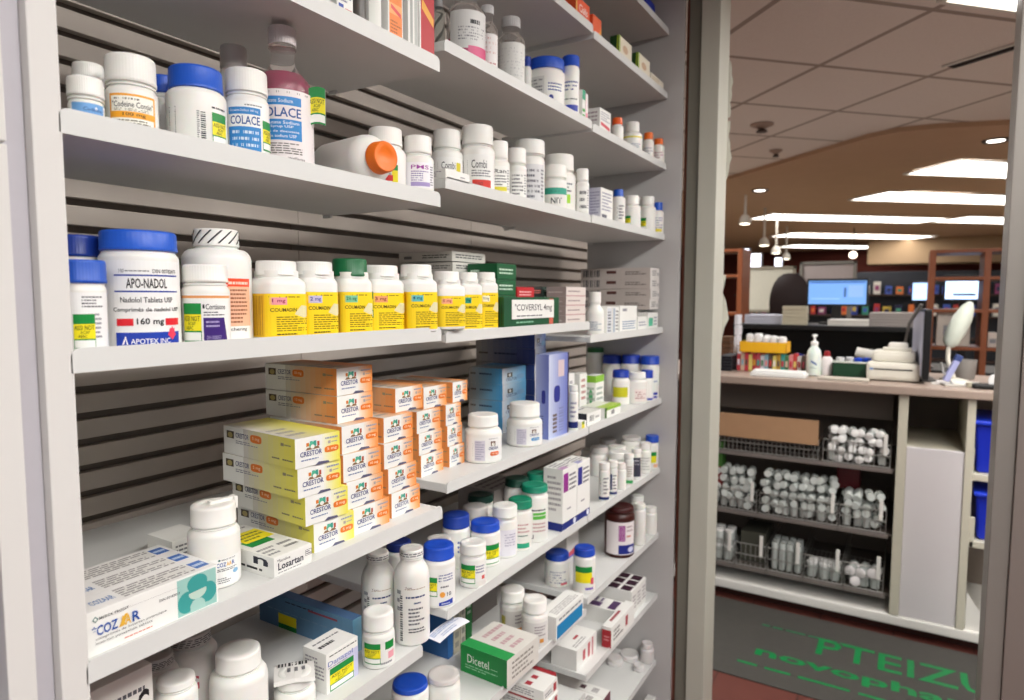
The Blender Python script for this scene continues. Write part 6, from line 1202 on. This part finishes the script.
# grey frame behind
def frame(px0, px1, py0, py1, X, c, fc, nm, lb, ct_, d=.03, extra=None, zfloor=False):
    ya, zt = yz(px0, py0, X); yb, _ = yz(px1, py0, X); _, zb = yz(px0, py1, X); w_ = ya-yb; h_ = zt-zb
    r = empty(nm, (X, yb, 0), 0, lb, ct_); b = .02*X/5
    mb = MB(); mb.cbox(.004, d, 0, w_, zb, zt, mat(c, .6, noise=.08), .002); mb.build('panel', r)
    mb = MB()
    for a in ((0, w_, zt-b, zt), (0, w_, zb, zb+b), (0, b, zb, zt), (w_-b, w_, zb, zt)): mb.cbox(-.01, d+.005, *a, mat(fc, .5, noise=.1), .002)
    mb.build('frame', r)
    for yy in (.03, w_-.06): mb = MB(); mb.cbox(.0, .03, yy, yy+.03, 0, zb, mat(fc, .5), .002); mb.build('post', r)
    if extra: extra(r, w_, zb, zt)
    return r
frame(800, 857, 262, 290, 5.9, '#a89c98', '#7c7870', 'partition_screen', 'grey framed partition panel behind the blue screen', 'partition')
frame(743, 796, 267, 312, 6.3, '#c4c0b0', '#8c8474', 'partition_screen', 'pale partition panel at the left behind the office chair', 'partition')
# brown wooden shelf units
def unit(pxs, pys, X, d, lb, nm='wooden_shelf_unit', mw=M_WOOD, t=.035):
    ys = [yz(p, 300, X)[0] for p in pxs]; zs = [yz(pxs[0], p, X)[1] for p in pys]
    r = empty(nm, (X, ys[-1], 0), 0, lb, 'shelf unit'); y0 = ys[-1]
    for y in ys: mb = MB(); mb.cbox(0, d, y-y0-t/2, y-y0+t/2, 0, zs[0], mw, .003); mb.build('upright', r)
    for z in zs: mb = MB(); mb.cbox(.002, d-.002, t/2, ys[0]-y0-t/2, z-t*.6, z-t*.0, mw, .003); mb.build('shelf', r)
    return r, ys, zs
r, ys, zs = unit([931, 986, 1030], [250, 277, 309, 346], 5.0, .35, 'brown wooden shelf unit at the right with open squares')
SHZ = zs
def onunit(px0, px1, k, h, c, nm, lb, ct_, X=5.05, d=.15, em=0):
    ya = yz(px0, 300, X)[0]; yb = yz(px1, 300, X)[0]
    mesh1(nm, (X, yb, SHZ[k]+.0005), lb, ct_, lambda mb: (mb.cbox(0, d, 0, ya-yb, 0, h, mat(c, .5, noise=.1), .006), mb.cbox(-.004, 0, (ya-yb)*.15, (ya-yb)*.8, h*.3, h*.6, mat('#8c8c90', .5), .001)))
onunit(1004, 1018, 1, .13, '#1c2cb0', 'storage_bin', 'blue bin in the top right square of the wooden unit', 'bin')
onunit(1002, 1018, 2, .14, '#10184c', 'storage_bin', 'dark blue bin in the second right square of the wooden unit', 'bin')
onunit(938, 972, 3, .22, '#c8beb4', 'desktop_printer', 'beige printer in the lower left square of the wooden unit', 'printer')
onunit(990, 1000, 3, .09, '#d8ccc4', 'cup_stack', 'stack of pale cups in the lower right square of the wooden unit', 'cups')
r2, ys2, zs2 = unit([700, 722+17], [250, 275, 312], 5.2, .3, 'brown wooden shelf unit at the left behind the door post')
# service window with bright screens behind the unit
def win(px0, px1, py0, py1, X, c, em, lb): 
    monitor(px0, px1, py0, py1, X, lb, c, .96, em)
ledge = empty('counter_desk', (6.0, -1.3, 0), 0, 'dark low desk behind the wooden unit carrying two bright screens', 'desk')
mb = MB(); mb.cbox(0, .7, 0, 1.7, .92, .955, M_DARK, .004); mb.build('desk_top', ledge)
for yy in (.02, 1.66): mb = MB(); mb.cbox(.02, .68, yy, yy+.03, 0, .92, M_DARK, .004); mb.build('side_panel', ledge)
monitor(913, 932, 283, 300, 6.2, 'small bright bluish screen left of the wooden unit', '#a8c4ec', .9555, 1.6)
monitor(946, 985, 277, 299, 6.2, 'wide bright bluish screen seen through the wooden unit', '#b4ccf0', .9555, 2.0, [(.2, .8, .15, .25, '#1c2438')])
# bulkhead, tall dark cabinet wall and coloured posters at the far end
mb = MB(); ya, zt = yz(868, 240, 13.4); yb, _ = yz(1040, 240, 13.4); zb = yz(900, 264, 13.4)[1]
mb.cbox(13.4, 13.9, -3.1, ya, zb, CEIL-.03, mat('#b89c7c', .85, noise=.04), .02); struct(mb.build('trim_1'))
ya = yz(700, 300, 13)[0]
mb = MB(); mb.cbox(0, .2, 0, 4.4, 0, 1.06+EYE*.0+.9, mat('#30343c', .7, noise=.3, scale=2), .01)
far = empty('display_wall', (12.9, -1.6, 0), 0, 'far wall of dark shelving with small coloured packs', 'shelving')
mb.build('back', far)
for z in (.5, .85, 1.2, 1.55): mb = MB(); mb.cbox(-.25, 0, 0, 4.4, z, z+.03, mat('#3c2c28', .6), .003); mb.build('shelf', far)
rg = random.Random(11); pc = ['#b83030', '#3048a8', '#d8d4cc', '#e07838', '#3c9078', '#24284c', '#8c3c6c', '#405cb8', '#c8b048']
for z in (1.231, 1.581):
    for i in range(26):
        w_ = rg.uniform(.07, .13); c = rg.choice(pc); hh = rg.uniform(.12, .22)
        o = mesh1('display_pack', (12.7, -1.55+i*.165, z), 'small coloured pack on the far dark shelving', 'pack', lambda mb: (mb.cbox(0, .12, 0, w_, 0, hh, mat(c, .5), .004), mb.cbox(-.002, 0, w_*.2, w_*.8, hh*.3, hh*.7, mat(pc[(i+3) % 9], .5), .0005)), group='coloured packs on the far shelving')
# lit display strip at the left: small spotlights and glowing cases
for i, (px, py) in enumerate([(745, 221), (764, 243), (776, 251), (786, 257)]):
    q = P(px, py, X=7.0+i*1.1); r = empty('track_light', (q.x, q.y, CEIL-.03), 0, ['spot lamp nearest on the left ceiling track', 'second spot lamp on the left ceiling track', 'third spot lamp on the left ceiling track', 'farthest spot lamp on the left ceiling track'][i], 'spot lamp')
    zl = q.z+EYE-(CEIL-.03)
    mb = MB(); mb.tube([(0, 0, 0), (0, 0, zl+.05)], .012, M_FRAME); mb.build('stem', r)
    mb = MB(); mb.lathe([(.03, zl+.06), (.05, zl+.03), (.06, zl-.03), (.05, zl-.03)], M_FRAME, seg=20); mb.build('shade', r)
    mb = MB(); mb.lathe([(.0001, zl-.035), (.05, zl-.03), (.05, zl-.02)], mat('#fff4dc', .5, noise=0, emis=7), seg=20); mb.build('bulb', r)
for i, (px0, px1, py0, py1) in enumerate([(739, 749, 249, 264), (750, 761, 254, 270), (775, 782, 258, 270)]):
    X = 7.5+i*.6; ya, zt = yz(px0, py0, X); yb, _ = yz(px1, py0, X); zb = yz(px0, py1, X)[1]
    r = empty('lit_sign', (X, yb, zb), 0, ['glowing white light box, leftmost under the ceiling track', 'glowing white light box, middle under the ceiling track', 'glowing white light box, right under the ceiling track'][i], 'light box')
    mb = MB(); mb.cbox(0, .08, -.01, ya-yb+.01, -.01, zt-zb+.01, M_DARK, .005); mb.build('case', r)
    mb = MB(); mb.cbox(-.004, 0, 0, ya-yb, 0, zt-zb, mat('#eef0ff', .5, noise=0, emis=2.5), .001); mb.build('lit_face', r)
    mb = MB(); mb.cbox(.03, .05, (ya-yb)/2-.02, (ya-yb)/2+.02, -zb, -.01, M_DARK, .003); mb.build('post', r)
q = P(853, 255, X=11); r = empty('pendant_lamp', (q.x, q.y, CEIL-.03), 0, 'small round glowing lamp low over the far end of the store', 'lamp')
mb = MB(); mb.tube([(0, 0, 0), (0, 0, q.z+EYE-CEIL+.1)], .006, M_DARK); mb.build('cord', r)
mb = MB(); zz = q.z+EYE-CEIL+.03; mb.lathe([(.0001, zz-.05), (.04, zz-.035), (.055, zz), (.04, zz+.035), (.01, zz+.05)], mat('#ffe8d0', .5, noise=0, emis=5), seg=20); mb.build('globe', r)
# side pieces on the far left of the counter: upright white board, scissors cup
slab(735, 739, 305, 358, CX+.42, .1, '#dcdce4', 'standing_folder', 'narrow white folder standing on the counter at the left', 'folder', TZ)
slab(720, 732, 352, 367, CX+.2, .2, '#14161e', 'stapler', 'black box at the left end of the counter by the post', 'box', TZ)
slab(722, 731, 322, 351, CX+.5, .1, '#6c4c34', 'pen_cup', 'brown caddy at the left end of the counter behind the black box', 'caddy', TZ)

relax(); cleanup()
